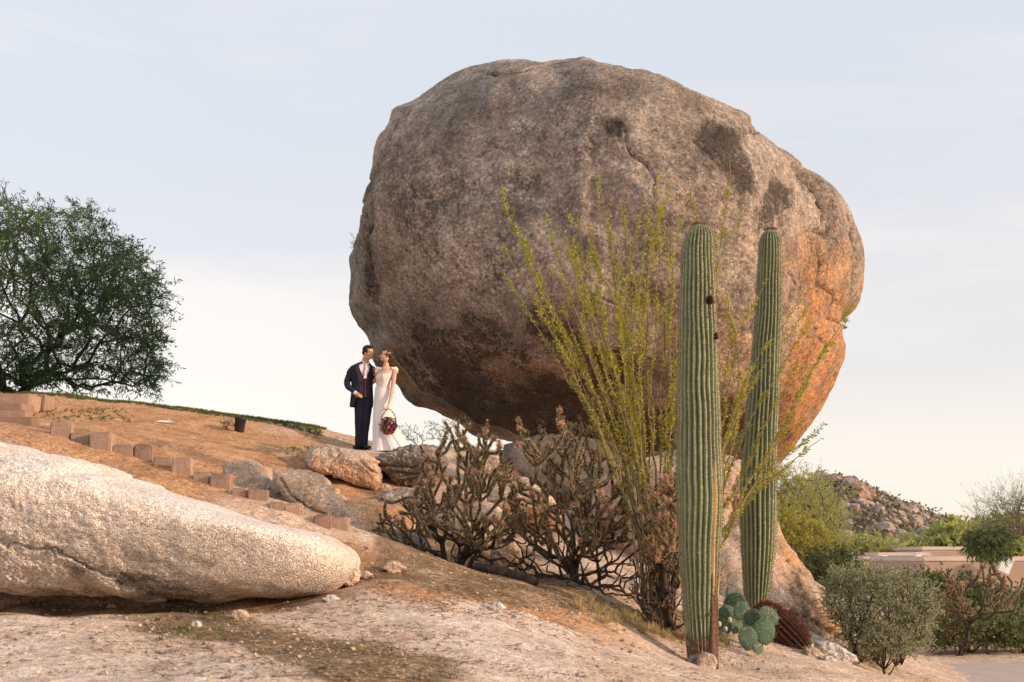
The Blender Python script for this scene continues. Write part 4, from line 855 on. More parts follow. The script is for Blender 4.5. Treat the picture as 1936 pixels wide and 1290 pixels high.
bg_tree('weeping_tree', 'grey green tree with bare upper twigs and a dense hanging skirt at the right edge', [(1830,1000),(1860,965),(1885,945),(1930,935),(2010,930),(2060,960),(2060,1030),(1960,1030),(1900,1010),(1870,1018),(1840,1015)], 44, 330, M['olive_leaf'], (1975, 1110), 2.5, ll=.10, lw=.015, nleaf=4, droop=-.1, tlen=.9)
bg_tree('weeping_tree', 'dense dark hanging tree in front of the long low house near the right edge', [(1836,1012),(1850,1002),(1895,1002),(1908,1025),(1896,1046),(1870,1050),(1840,1042),(1828,1026)], 42, 190, M['dark_leaf'], (1905, 1105), 1.5, ll=.16, lw=.03, nleaf=16, droop=.8, tlen=.3)
k = 0
for poly, Y, n, lf, bp, lb, dY in [
    ([(1560,1068),(1600,1035),(1650,1030),(1690,1040),(1700,1060),(1640,1066),(1580,1066)], 92, 150, 'verde_leaf', (1630,1085), 'broad pale green bush between the rocky hill and the left house roof', 2),
    ([(1520,1090),(1545,1050),(1600,1045),(1620,1070),(1600,1110),(1540,1120)], 29, 130, 'dark_leaf', (1570,1130), 'mid green bush between the pedestal rock and the grey green bush', 1.1),
    ([(1695,1045),(1720,1030),(1760,1038),(1765,1055),(1710,1060)], 98, 90, 'verde_leaf', (1730,1070), 'small yellow green bush behind the roofs, right of the broad pale bush', 2),
    ([(1715,1090),(1745,1094),(1800,1100),(1850,1108),(1880,1120),(1860,1160),(1770,1170),(1720,1140)], 29, 260, 'dark_leaf', (1800,1200), 'leafy dark green shrub standing in front of the long low house', 1.3),
    ([(1870,1150),(1900,1124),(1980,1120),(2010,1130),(2000,1190),(1920,1200),(1880,1190)], 28, 220, 'dark_leaf', (1940,1215), 'dark shrub touching the right edge behind the sandy verge', 1.3),
    ([(1765,1175),(1790,1150),(1850,1165),(1890,1175),(1900,1205),(1850,1222),(1780,1222)], 25.5, 200, 'olive_leaf', (1830,1224), 'low rounded dark shrub at the edge of the sandy verge', .8),
    ([(1890,1190),(1930,1170),(1990,1165),(2010,1200),(1980,1224),(1900,1224)], 25.5, 170, 'olive_leaf', (1940,1224), 'low dusty shrub on the verge at the right edge', .8)]:
    bg_tree('bush', lb, poly, Y, n, M[lf], bp, dY, ll=.07 * Y / 28, lw=.03 * Y / 28, nleaf=16, tlen=.30 * Y / 28, cat='shrub', group='bushes behind the slope', droop=.0, minr=.006)
# grey green bush at the end of the slope
gb = P(1632, 1232, 17.6); gb[2] = gz(gb[0], 17.6)[0] - .02
foliage_tree('grey_bush', 'wide airy grey green bush with a dark stemmy base at the end of the slope', 'shrub', gb, np.array([-.0,0,0])+px_cloud([(1562,1108),(1585,1082),(1620,1090),(1662,1076),(1700,1086),(1735,1102),(1758,1120),(1760,1165),(1745,1215),(1705,1246),(1655,1246),(1615,1235),(1585,1190),(1556,1140)], 640, 17.6, .75),
             M['grey_leaf'], M['bark'], twigs=3, tlen=.20, nleaf=19, ll=.030, lw=.012, minr=.0024, step=.14, up=.05, jit=.02, spread=.8, dw=.6, roots=[(dx, dy, .0) for dx, dy in ((-.28, .1), (-.14, -.2), (.2, .15), (.36, -.1), (.1, .35), (-.1, .3), (.5, .15))])
foliage_tree('grey_bush', 'small low grey green bush hugging the ground under the wide airy one', 'shrub', P(1672, 1240, 16.9) * [1, 1, 0] + [0, 0, gz(P(1672, 1240, 16.9)[0], 16.9)[0] - .02], px_cloud([(1625,1215),(1640,1188),(1680,1185),(1715,1200),(1722,1228),(1700,1250),(1650,1248),(1628,1238)], 170, 16.9, .35),
             M['grey_leaf'], M['bark'], twigs=3, tlen=.12, nleaf=14, ll=.024, lw=.011, minr=.0025, step=.1, up=.05, jit=.01, spread=.7, dw=.75)
# thin sprigs seen against the sky by the train of the dress
for (bx, by, Y, poly, n, lb) in [(845,850,24.3,[(808,800),(830,795),(862,800),(872,830),(860,850),(830,845),(815,825)],60,'sparse leafy sprig against the sky below the boulder, right of the wedding dress'),
                          (795,850,24.8,[(755,805),(775,800),(800,822),(812,838),(780,845),(760,835)],34,'faint pale sprig rising behind the train of the dress')]:
    b_ = P(bx, by, Y); b_[2] = gz(b_[0], Y)[0] - .03
    foliage_tree('sprig', lb, 'plant', b_, px_cloud(poly, n, Y, .2), M['verde_leaf'], M['grey_bark'], twigs=2, tlen=.12, nleaf=5, ll=.035, lw=.010, minr=.002, step=.1, up=.1, jit=.01)
b_ = P(674, 460, 26.6); foliage_tree('sprig', 'tiny dry tuft sprouting from the left edge of the giant boulder', 'plant', b_, np.array([P(x, y, 26.6 + rng.uniform(-.1, .1)) for x, y in in_px_poly(14, [(664,446),(678,440),(680,462),(668,468)])]), M['verde_leaf'], M['grey_bark'], twigs=2, tlen=.08, nleaf=4, ll=.03, lw=.007, minr=.002, step=.08, up=.0, jit=.01)

# ------------------------------------------------------------------ bushy jointed cacti
def chollamat(name, c1, c2, hi):
    m = NT(name); f = m.math('ADD', m.math('MULTIPLY', m.noise(3, 4), .6), m.math('MULTIPLY', m.noise(40, 4, .7), .4)); col = m.ramp(f, [(.35, c2), (.65, c1)])
    v_ = m.vor(55); col = m.mix(m.ramp(v_, [(.12, .75), (.3, 0.)]), col, hi); return m.fin(col, .75, m.bump(v_, .9, -.012), .2)
M['joint'] = chollamat('jointed stem', (.125, .112, .062), (.038, .040, .026), (.52, .34, .17))
M['dead'] = simple('dead branch', (.10, .065, .045), (.025, .019, .016), 12, .95, bump=.8)
M['fruit'] = simple('spiny fruit', (.40, .19, .13), (.19, .10, .065), 18, .85, bump=.5)
M['yspine'] = simple('straw spine', (.74, .54, .32), (.32, .19, .11), 3, .7, island=True)
def tub(m_, n):
    k = np.arange(m_)[:, None]; j = np.arange(n)[None]; return 1 + .20 * (((k + j) % 2) * 2 - 1)
def cholla(label, basepx, Yb, live, Yl, nl, dead, nd, fruits=36, seed=1, jr=.0135, dY=.6, yellow=(), name='jointed_cactus', gold=.5):
    rg = np.random.RandomState(seed); b0 = P(basepx[0], basepx[1], Yb); b0[2] = gz(b0[0], Yb)[0] - .04; root = empty(name, b0); tag(root, label, 'cactus', 'bushy jointed cacti')
    lp = px_cloud(live, nl, Yl, dY, rg) - b0; 
    N, rad, chains, ends, D = grow(np.zeros(3), lp, .13, .10, .034, .009, .30, rg=rg, dw=.5)
    # distance of each node to its tip decides whether it is a live joint or old wood
    tipd = np.full(len(N), 9.); 
    for c in chains:
        acc = 0
        for a, b_ in zip(c[::-1], c[::-1][1:]):
            tipd[a] = min(tipd[a], acc); acc += np.linalg.norm(N[a] - N[b_]); tipd[b_] = min(tipd[b_], acc)
    wood = MB(); nj = 0; sp = MB(); tips = []; js = []
    for c in chains:
        cc = np.array(c); lv = tipd[cc] < .62
        k0 = int(np.argmax(lv)) if lv.any() else len(cc) - 1
        if k0 > 0: 
            pth = N[cc[:k0 + 1]]; 
            if len(pth) > 1: wood.tube(lerp_path(pth, len(pth) * 3), np.interp(np.linspace(0, 1, len(pth) * 3), np.linspace(0, 1, len(pth)), np.maximum(rad[cc[:k0 + 1]], jr * .9)), 7, bump=lambda m_, n: 1 + .1 * rg.uniform(-1, 1, (m_, n)))
        pth = N[cc[k0:]]
        if len(pth) < 2: pth = N[cc[-2:]]
        d = pth[-1] - pth[-2]; d /= np.linalg.norm(d) + 1e-9; d = d * .8 + np.array([0, 0, .8]) + rg.normal(0, .38, 3); d /= np.linalg.norm(d); e = pth[-1] + d * rg.uniform(.07, .17)
        pth = np.vstack([pth, e]); L = np.linalg.norm(np.diff(pth, axis=0), axis=1).sum(); m_ = max(6, int(L / .017)); q = smooth_path(pth, m_, 2); s = np.linspace(0, L, m_)
        r = jr * (1 + .14 * np.abs(np.sin(s / .16 * math.pi))) * np.where(s > L - .02, .75, 1.0); js.append((q, r)); tips.append((q[-1], d))
        # two or three short side joints near the end
        for _ in range(rg.randint(1, 4)):
            k = rg.randint(m_ // 3, m_); dd = d * .5 + rg.normal(0, .6, 3) + [0, 0, .5]; dd /= np.linalg.norm(dd); l2 = rg.uniform(.05, .13); q2 = q[k] + dd * np.linspace(0, l2, 7)[:, None] + np.array([0, 0, 1]) * (np.linspace(0, l2, 7) ** 2)[:, None] * 1.5
            js.append((q2, np.full(7, jr * .85))); tips.append((q2[-1], dd))
    # group joints into branch-sized parts
    js.sort(key=lambda j_: -len(j_[0]))
    for q, r in js[:95]:
        mb = MB(); mb.tube(q, r, 8, bump=tub); mb.build('branch', M['joint'], root)
    if len(js) > 95:
        mb = MB()
        for q, r in js[95:]: mb.tube(q, r, 8, bump=tub)
        tag(mb.build('joints', M['joint'], root), kind='stuff')
    for q, r in js:
        n = int(len(q) * 13); i = rg.randint(0, len(q), n); nn = rg.normal(size=(n, 3)); nn /= np.linalg.norm(nn, axis=1)[:, None]; sp.leaves(q[i] + nn * jr * .8, nn + rg.normal(0, .5, (n, 3)), runit(n), .028 * rg.uniform(.5, 1.3, n), .0044)
    # low dead branches sprawling out of the foot
    dp = px_cloud(dead, nd, Yb, dY * .9, rg) - b0; dp[:, 2] = np.maximum(dp[:, 2], gz(dp[:, 0] + b0[0], dp[:, 1] + b0[1]) - b0[2] + .02)
    N2, rad2, ch2, e2, D2 = grow(np.zeros(3), dp, .10, .10, .028, .0085, .30, rg=rg)
    for c in ch2:
        c = np.array(c); wood.tube(lerp_path(N2[c], len(c) * 2), np.interp(np.linspace(0, 1, len(c) * 2), np.linspace(0, 1, len(c)), rad2[c] * .8), 6, bump=lambda m_, n: 1 + .18 * rg.uniform(-1, 1, (m_, n)))
    wood.build('trunk', M['dead'], root); n = 0
    for c in ch2:
        q = lerp_path(N2[c], len(c) * 8); nn = rg.normal(size=(len(q), 3)); nn /= np.linalg.norm(nn, axis=1)[:, None]; sp.leaves(q + nn * .008, nn, runit(len(q)), .024 * rg.uniform(.4, 1.2, len(q)), .0045)
    tag(sp.build('spines', M['yspine'], root, smooth=False), kind='stuff')
    v0, f0 = ico(2); idx = rg.permutation(len(tips))[:fruits]
    fm = None; fs = MB()
    v = v0 * np.array([.021, .021, .026]) * (1 + rg.uniform(-.16, .16, (len(v0), 1)))
    fo = mk('fruit', v, f0, M['fruit'], root); fo.location = tips[idx[0]][0]
    nn = rg.normal(size=(40, 3)); nn /= np.linalg.norm(nn, axis=1)[:, None]; fs.leaves(nn * .018, nn, runit(40), .032, .0055)
    fr2 = fs.build('fruit_spines', M['yspine'], fo, smooth=False); tag(fr2, kind='stuff')
    for k in idx[1:]:
        a = fo.copy(); C.objects.link(a); a.parent = root; a.location = tips[k][0] + rg.normal(0, .006, 3); a.rotation_euler = rg.uniform(0, 6, 3); a.scale = [rg.uniform(.7, 1.35)] * 3
        a2 = fr2.copy(); C.objects.link(a2); a2.parent = a
    return root
cholla('left bushy jointed cactus, tangled and reddish tipped, in front of the rock pile', (852, 1092), 15.6,
       [(705,1000),(725,960),(775,920),(800,862),(838,830),(858,812),(885,830),(905,812),(925,860),(945,850),(965,905),(985,1000),(965,1030),(900,1040),(830,1010),(770,1040),(730,1010)], 15.4, 190,
       [(698,1020),(720,960),(780,930),(900,980),(1010,1010),(1025,1090),(900,1102),(800,1082),(720,1060)], 200, 90, seed=4)
cholla('tallest and fullest bushy jointed cactus, greenish, in the dark under the boulder', (1092, 1118), 15.5,
       [(975,800),(1000,805),(1010,850),(1028,815),(1060,810),(1095,822),(1100,850),(1130,850),(1150,880),(1180,910),(1200,960),(1190,1040),(1120,1060),(1045,1060),(990,1030),(965,960),(1000,900)], 15.4, 200,
       [(955,1060),(990,1000),(1080,980),(1180,950),(1225,1000),(1230,1090),(1225,1165),(1130,1165),(1060,1145),(965,1110)], 230, 100, seed=9)
cholla('narrow jointed cactus with red tips, half hidden by the front tall cactus', (1262, 1170), 14.75,
       [(1222,965),(1238,940),(1262,925),(1285,920),(1292,960),(1290,1010),(1270,1060),(1240,1060),(1225,1020)], 14.7, 70,
       [(1180,1060),(1230,1030),(1290,1040),(1295,1195),(1215,1200),(1190,1120)], 240, 190, seed=14, dY=.3)
cholla('crooked jointed cactus among the shrubs beyond the verge near the right edge', (1812, 1222), 24.5,
       [(1770,1130),(1790,1095),(1830,1100),(1860,1080),(1900,1090),(1935,1110),(1925,1160),(1850,1170),(1790,1160)], 24.5, 70,
       [(1770,1190),(1800,1170),(1860,1180),(1870,1215),(1780,1220)], 40, 20, seed=19, jr=.018, dY=.9)
# fallen log under the middle cactus
b = MB(); q = [P(x, y, Y) for x, y, Y in ((900,1080,15.0),(930,1090,14.8),(975,1112,14.6),(1015,1120,14.5))]; q = [np.array([a[0], a[1], gz(a[0], a[1])[0] + .05]) for a in q]
b.tube(smooth_path(q, 20), np.interp(np.linspace(0, 1, 20), [0, .5, 1], [.05, .062, .045]), 9, bump=lambda m_, n: 1 + .12 * rng.uniform(-1, 1, (m_, n)))
tag(b.build('fallen_log', M['dead']), 'dark fallen log lying across the slope under the left jointed cactus', 'log')
q0 = [P(1108,1085,14.9), P(1102,1130,14.9)]
for (x, y, dx, dy) in [(1120,1068,-3,1)]:
    pass
def stick(pxs, Y, r, label, mat='twig', name='stick'):
    b = MB(); b.tube(smooth_path([P(x, y, Y) for x, y in pxs], 14), np.linspace(r, r * .4, 14), 5); tag(b.build(name, M[mat]), label, 'stick')
stick([(1135,1110-260),(1120,820),(1104,798)], 16.4, .009, 'bare pale stick poking up into the dark beside the middle jointed cactus')
# ------------------------------------------------------------------ far right: rocky hill, houses, road
def hillz(x, y):
    c = P(1560, 905, 230); xs = (x - c[0]); px_ = 968 + x / 230 * F
    prof = np.interp(px_, [1200,1400,1500,1545,1575,1600,1640,1680,1720,1760,1800,1850,1950,2100], [1030,985,935,908,905,915,938,958,972,988,1004,1022,1045,1062])
    zt = CZ + (1060 - prof) / F * 230 * 1.0
    q = np.stack([x, y, x * 0], -1); fall = np.exp(-((y - 232) / np.where(y < 232, 38, 60)) ** 2)
    return zt * fall * (1 + 0) + fbm(q, .12, 5, 61) * 1.1 * fall - .3
hx = np.linspace(10, 130, 300); hy = np.linspace(150, 330, 200); HX, HY = np.meshgrid(hx, hy); HZ = hillz(HX, HY)
i = np.arange(199)[:, None] * 300; j = np.arange(299)[None]
m = NT('rocky hillside'); f = m.math('ADD', m.math('MULTIPLY', m.noise(.35, 6, .7), .6), m.math('MULTIPLY', m.noise(1.6, 4, .7), .4))
col = m.ramp(f, [(.38, (.10, .11, .07)), (.47, (.20, .18, .12)), (.54, (.38, .27, .20)), (.64, (.52, .38, .29))])
M['hill'] = m.fin(col, .95, m.bump(m.vor(.6), 1., -.8), .1)
tag(mk('rocky_hill', np.stack([HX, HY, HZ], -1), np.stack([i + j, i + j + 1, i + 301, i + 300], -1).reshape(-1, 4) if False else np.stack([i + j, i + j + 1, i + j + 301, i + j + 300], -1).reshape(-1, 4), M['hill']), kind='structure')
M['far_rock'] = rockmat('far granite', (.48, .37, .29), (.34, .26, .205), (.20, .165, .14), .9, bstr=.5)
M['hill_rock'] = rockmat('reddish far granite', (.66, .44, .31), (.50, .31, .215), (.26, .18, .14), 1.2, bstr=.6)
def hill_rock(px, py, w_, h_, label, lean=0, sd=1, Y=None):
    Y = Y or 226; w_ *= 1.2; h_ *= 1.25; ws, hs = w_ / 2, h_ / 2; pl = []
    for k in range(12):
        a = k / 12 * 2 * math.pi; e = 2.6; cx = abs(math.cos(a)) ** (2 / e) * math.copysign(1, math.cos(a)); cy = abs(math.sin(a)) ** (2 / e) * math.copysign(1, math.sin(a))
        pl.append((px + ws * cx * (1 + .12 * math.sin(k * 5.3 + sd)) + lean * cy * hs, py - hs * cy * (1 + .1 * math.cos(k * 3.1 + sd))))
    return rock('hill_boulder', pl, Y, ws * Y / F * .9, ws * Y / F, M['hill_rock'], label, 'boulder', level=4, noise=(.6, .25, .15), seed=sd, group='boulders on the far hill', fit=1)
for k, (px, py, w_, h_, ln, lb) in enumerate([(1579,911,20,22,-.1,'reddish square boulder on the summit of the far hill'), (1627,930,22,30,-.3,'largest upright boulder on the shoulder of the far hill'), (1638,934,9,28,-.35,'thin leaning slab on the right of the upright boulder'),
        (1646,938,10,20,-.3,'short reddish block right of the thin leaning slab'), (1655,944,12,10,0,'low boulder where the shoulder of the far hill starts down'), (1620,968,9,22,.2,'narrow upright stone below the shoulder of the far hill'),
        (1658,964,8,24,0,'pinkish pillar halfway down the far hill'), (1670,972,10,16,0,'blocky stone beside the pinkish pillar'), (1716,970,14,10,.2,'sunlit boulder on the right ridge of the far hill'), (1732,976,9,12,0,'small upright boulder on the lower right ridge'), (1748,985,12,9,0,'last boulder of the right ridge'),
        (1704,1016,14,14,-.5,'large leaning stone near the foot of the far hill'), (1605,952,16,9,0,'flat boulder left below the shoulder'), (1632,984,12,10,0,'middle boulder in the scree of the far hill'), (1650,990,9,10,0,'small boulder right of the scree centre'), (1690,992,13,10,0,'round boulder low on the far hill'), (1612,1003,12,9,0,'boulder low on the left of the far hill')]):
    yy = 232 - (910 - py) * 0; x_ = P(px, py, 215)[0]
    # set it on the near slope where the ray meets the hill
    ys = np.linspace(170, 240, 200); pr_ = np.array([P(px, py + h_ * .3, y) for y in ys]); hz_ = hillz(pr_[:, 0], pr_[:, 1]); below = pr_[:, 2] < hz_; Yh = ys[np.argmax(below)] if below.any() else 232
    hill_rock(px, py, w_, h_, lb, ln, 100 + k, Yh)
# scree and scrub: countless, two objects
b = MB(); v1, f1_ = ico(2); n = 0
while n < 3800:
    x = rng.uniform(30, 95); y = rng.uniform(178, 236); z = hillz(np.array([x]), np.array([y]))[0]
    if z < .5: continue
    s = rng.uniform(.22, .55) * (1 + rng.pareto(3.2)); s = min(s, 1.25); v = v1 * np.array([rng.uniform(.7, 1.2), 1, rng.uniform(.6, 1.3)]) * s * (1 + rng.uniform(-.16, .16, (len(v1), 1))); b.add(v + [x, y, z + s * .2], f1_); n += 1
tag(b.build('hill_scree', M['far_rock'], smooth=False), kind='stuff')
b = MB(); n = 0
while n < 3400:
    x = rng.uniform(28, 110); y = rng.uniform(172, 238); z = hillz(np.array([x]), np.array([y]))[0]
    if z < 0: continue
    s = rng.uniform(.5, 1.35); k = 22; c0 = rng.normal(0, s * .45, (k, 3)) * [1, 1, .7]; b.leaves(c0 + [x, y, z + s * .4], runit(k), runit(k), .55 * s, .34 * s); n += 1
M['scrub'] = leafmat('hill scrub', (.21, .19, .12), (.12, .115, .075), .1, .2)
tag(b.build('hill_scrub', M['scrub'], smooth=False), kind='stuff')
for k, (px, py, s, lb) in enumerate([(1700, 962, 7, 'dark round bush on the skyline of the far hill'), (1670, 948, 5, 'small bush on the ridge just right of the upright boulder'), (1762, 992, 6, 'lowest skyline bush on the far hill')]):
    Y = 231; c_ = P(px, py + 4, Y); b = MB(); k_ = 260; b.leaves(c_ + rng.normal(0, s * .085 * .42, (k_, 3)) * [1, 1, 1.2], runit(k_), runit(k_), .28, .16); tag(b.build('hill_bush', M['dark_leaf'], smooth=False), lb, 'bush', 'bushes on the far skyline')

# low tan houses
def stucco(name, c): 
    m = NT(name); col = m.ramp(m.noise(1.2, 5, .6), [(.3, tuple(x * .82 for x in c)), (.7, c)]); return m.fin(col, .95, m.bump(m.noise(30), .2, .02), .1)
M['adobe'] = stucco('tan stucco', (.46, .33, .255)); M['adobe_roof'] = stucco('pale roof', (.66, .53, .45)); M['glass'] = NT('window glass').fin((.03, .035, .04), .1, None, .6); M['white_paint'] = simple('white paint', (.78, .78, .80), (.65, .65, .68), 5, .6)
def house(x0, x1, yt, Y, dep, label, win=(), para=.18):
    a = P(x0, yt, Y); c_ = P(x1, yt, Y); wd = c_[0] - a[0]; H = a[2] + .1; root = empty('adobe_house', ((a[0] + c_[0]) / 2, Y, -.1)); tag(root, label, 'house', 'low tan houses')
    def bev(nm, loc, dim, mat, r=.12):
        bm = bmesh.new(); bmesh.ops.create_cube(bm, size=1)
        for v in bm.verts: v.co = Vector((v.co.x * dim[0], v.co.y * dim[1], v.co.z * dim[2]))
        if r: bmesh.ops.bevel(bm, geom=bm.edges[:], offset=r, segments=4, affect='EDGES')
        me = bpy.data.meshes.new(nm); bm.to_mesh(me); bm.free(); me.materials.append(M[mat]); o = bpy.data.objects.new(nm, me); C.objects.link(o); o.parent = root; o.location = loc
        return o
    bev('wall', (0, dep / 2, H / 2 - para / 2), (wd, dep, H - para), 'adobe', .06)
    bev('roof', (0, dep / 2, H - para * .5 - .01), (wd + .12, dep + .12, para + .1), 'adobe_roof', .10)
    for u, w_, zc, hh in win:
        f_ = bev('window', (-wd / 2 + wd * u, -.02, zc), (w_, .08, hh), 'white_paint', 0); gl = bev('pane', (-wd / 2 + wd * u, -.045, zc), (w_ - .14, .06, hh - .14), 'glass', 0); gl.parent = f_; gl.location = (0, -.03, 0)
    return root
house(1555, 1680, 1054, 70, 8, 'lower left of the low tan houses, a long flat roof behind the bush')
house(1660, 1760, 1046, 78, 8, 'tan house with a roof slightly above its left neighbour, behind the bushes')
house(1742, 1830, 1035, 84, 9, 'highest of the low tan houses, in the middle of the row')
house(1745, 2120, 1054, 60, 9, 'long low tan house running out of the picture at the right')
# roof vents
def vent(px, py, Y, label):
    c_ = P(px, py, Y); b = MB(); b.box(c_, (.16, .16, .20)); b.box(c_ + np.array([.0, 0, .23]), (.21, .21, .03)); tag(b.build('roof_vent', M['white_paint'], smooth=False), label, 'vent', 'white roof vents')
vent(1668, 1060, 69.5, 'small white roof vent on the left low house'); vent(1736, 1054, 77, 'white roof vent between the two middle houses')
b = MB(); c_ = P(1902, 1068, 59.4); a_ = R(25)
b.box(c_, (.22, .10, .34), np.array([[math.cos(a_), 0, math.sin(a_)], [0, 1, 0], [-math.sin(a_), 0, math.cos(a_)]])); b.box(c_ + np.array([-.05, .2, .02]), (.05, .2, .05)); tag(b.build('wall_light_hood', M['white_paint'], smooth=False), 'white tilted hood on the front of the long low house', 'hood')
# far green belt along the horizon
b = MB()
for k in range(1700):
    x = rng.uniform(14, 90); y = rng.uniform(92, 150); s = rng.uniform(.5, 1.5); kk = 30; b.leaves(rng.normal(0, s * .5, (kk, 3)) * [1.3, 1, .8] + [x, y, s * .55], runit(kk), runit(kk), .5 * s, .28 * s)
tag(b.build('desert_scrub', M['olive_leaf'], smooth=False), kind='stuff')
for k in range(5):
    x0 = [1800, 1845, 1885, 1790, 1925][k]; bg_tree('far_tree', ['pale green tree just right of the far hill', 'soft green tree beyond the houses, second along from the hill', 'soft green tree beyond the houses behind the hanging mass', 'lowest far tree where the hill meets the houses', 'far tree at the right edge above the roofs'][k],
        [(x0 - 35, 1050), (x0 - 28, 1020), (x0, [1003, 1000, 985, 1018, 975][k]), (x0 + 28, 1018), (x0 + 34, 1050)], 100 + k * 5, 150, M['verde_leaf'], (x0, 1072), 3, ll=.55, lw=.22, nleaf=14, tlen=1.0, group='trees beyond the houses', zb=-.1)
# road and verge
def strip(name, y0, y1, mat, z, x0=4.8, x1=90, bend=0.):
    xs = np.linspace(x0, x1, 120); v = []
    for x in xs:
        t = sstep(4.5, 9.0, x); a = y0 + (1 - t) * bend; c_ = y1 + (1 - t) * bend * .6
        for k in range(9): yy = a + (c_ - a) * k / 8; v.append((x, yy, z + .004 + max(0, gz(x, yy)[0] - .0) * 0))
    i = np.arange(119)[:, None] * 9; j = np.arange(8)[None]; q = np.stack([i + j, i + 9 + j, i + 10 + j, i + 1 + j], -1).reshape(-1, 4)
    tag(mk(name, v, q, mat), kind='structure')
m = NT('asphalt'); c = m.ramp(m.noise(3, 6, .7), [(.3, (.36, .30, .26)), (.7, (.48, .41, .36))]); M['asphalt'] = m.fin(c, .9, m.bump(m.noise(60), .3, .01), .2)
strip('road', 12.5, 22.8, M['asphalt'], .012, 4.8)
# black pot, white scraps, crest stick
pb_ = hit(452, 818); pot = empty('plant_pot', pb_); tag(pot, 'black plastic plant pot sitting askew on the orange slope', 'pot')
M['plastic'] = simple('black plastic', (.035, .035, .037), (.02, .02, .022), 20, .45, spec=.4)
prof = [(0, .0), (.070, .0), (.076, .005), (.092, .205), (.100, .208), (.101, .232), (.092, .235), (.086, .225), (.070, .02), (0, .02)]
th = np.arange(32) / 32 * 2 * math.pi; v = np.array([[r * math.cos(a), r * math.sin(a), z] for r, z in prof for a in th]) * [1.0, 1, 1]
i = np.arange(len(prof) - 1)[:, None] * 32; j = np.arange(32)[None]; k = (j + 1) % 32
a_ = R(5); v = v @ np.array([[math.cos(a_), 0, math.sin(a_)], [0, 1, 0], [-math.sin(a_), 0, math.cos(a_)]]).T; mk('body', v, np.stack([i + j, i + k, i + 32 + k, i + 32 + j], -1).reshape(-1, 4), M['plastic'], pot)
rim = MB(); rp = np.array([[.099 * math.cos(a), .099 * math.sin(a), .235] for a in np.linspace(0, 2 * math.pi, 33)]) @ np.array([[math.cos(a_), 0, math.sin(a_)], [0, 1, 0], [-math.sin(a_), 0, math.cos(a_)]]).T; rim.tube(rp, .006, 6); rim.build('rim', M['plastic'], pot)
dg = hit(432, 816); foliage_tree('weed', 'dry weed with stiff stems leaning on the black pot', 'plant', dg, dg + np.stack([rng.uniform(-.12, .12, 22), rng.uniform(-.1, .1, 22), rng.uniform(.05, .2, 22)], -1), M['olive_leaf'], M['twig'], twigs=2, tlen=.07, nleaf=5, ll=.03, lw=.01, minr=.003, step=.06, jit=.01)
M['paper'] = simple('white scrap', (.80, .78, .76), (.6, .58, .56), 8, .8)
for nm, px, py, w_, h_, lb in [('paper_scrap', 308, 796, .17, .05, 'crumpled white scrap lying on the orange slope'), ('paper_scrap', 632, 829, .05, .03, 'small white scrap near the crest path left of the groom'), ('paper_scrap', 678, 843, .04, .05, "white scrap standing by the groom's feet")]:
    h = hit(px, py + 3); v, f = ico(3); v = v * np.array([w_, .05, h_ * .45]) * (1 + fbm(v, 2.6, 3, int(px))[:, None] * .5); o = mk(nm, v, f, M['paper'], smooth=False); o.location = h + np.array([0, 0, h_ * .2]); tag(o, lb, 'scrap', 'white scraps on the slope')
# ------------------------------------------------------------------ the couple
def fused(name, mb, mat, parent, vox=.008, sm=2, disp=None):
    """the volumes in the buffer become one continuous surface"""
    o = mb.build('tmp', None); r = o.modifiers.new('r', 'REMESH'); r.mode = 'VOXEL'; r.voxel_size = vox; s = o.modifiers.new('s', 'SMOOTH'); s.iterations = sm; s.factor = .5
    dg = bpy.context.evaluated_depsgraph_get(); me = bpy.data.meshes.new_from_object(o.evaluated_get(dg)); old = o.data; bpy.data.objects.remove(o); bpy.data.meshes.remove(old)
    me.name = name
    if disp: 
        n = len(me.vertices); v = np.empty(n * 3); me.vertices.foreach_get('co', v); v = v.reshape(-1, 3); nn = np.empty(n * 3); me.vertices.foreach_get('normal', nn); v = v + nn.reshape(-1, 3) * disp(v)[:, None]; me.vertices.foreach_set('co', v.ravel())
    me.polygons.foreach_set('use_smooth', np.full(len(me.polygons), True)); me.materials.clear(); me.materials.append(mat)
    q = bpy.data.objects.new(name, me); C.objects.link(q); q.parent = parent; return q
def ell(mb, c, r, Rm=None, k=3):
    v, f = ico(k); v = v * np.asarray(r, float)
    if Rm is not None: v = v @ np.asarray(Rm).T
    mb.add(v + np.asarray(c, float), f)
def limb(mb, pts, rad, n=18, sx=1.):
    pts = np.array(pts, float); m_ = len(pts) * 8; q = smooth_path(pts, m_, 4); d = np.concatenate([[0], np.cumsum(np.linalg.norm(np.diff(pts, axis=0), axis=1))]); r = np.interp(np.linspace(0, d[-1], m_), d, rad); mb.tube(q, r, n); ell(mb, q[0], [r[0]] * 3, k=2); ell(mb, q[-1], [r[-1]] * 3, k=2)
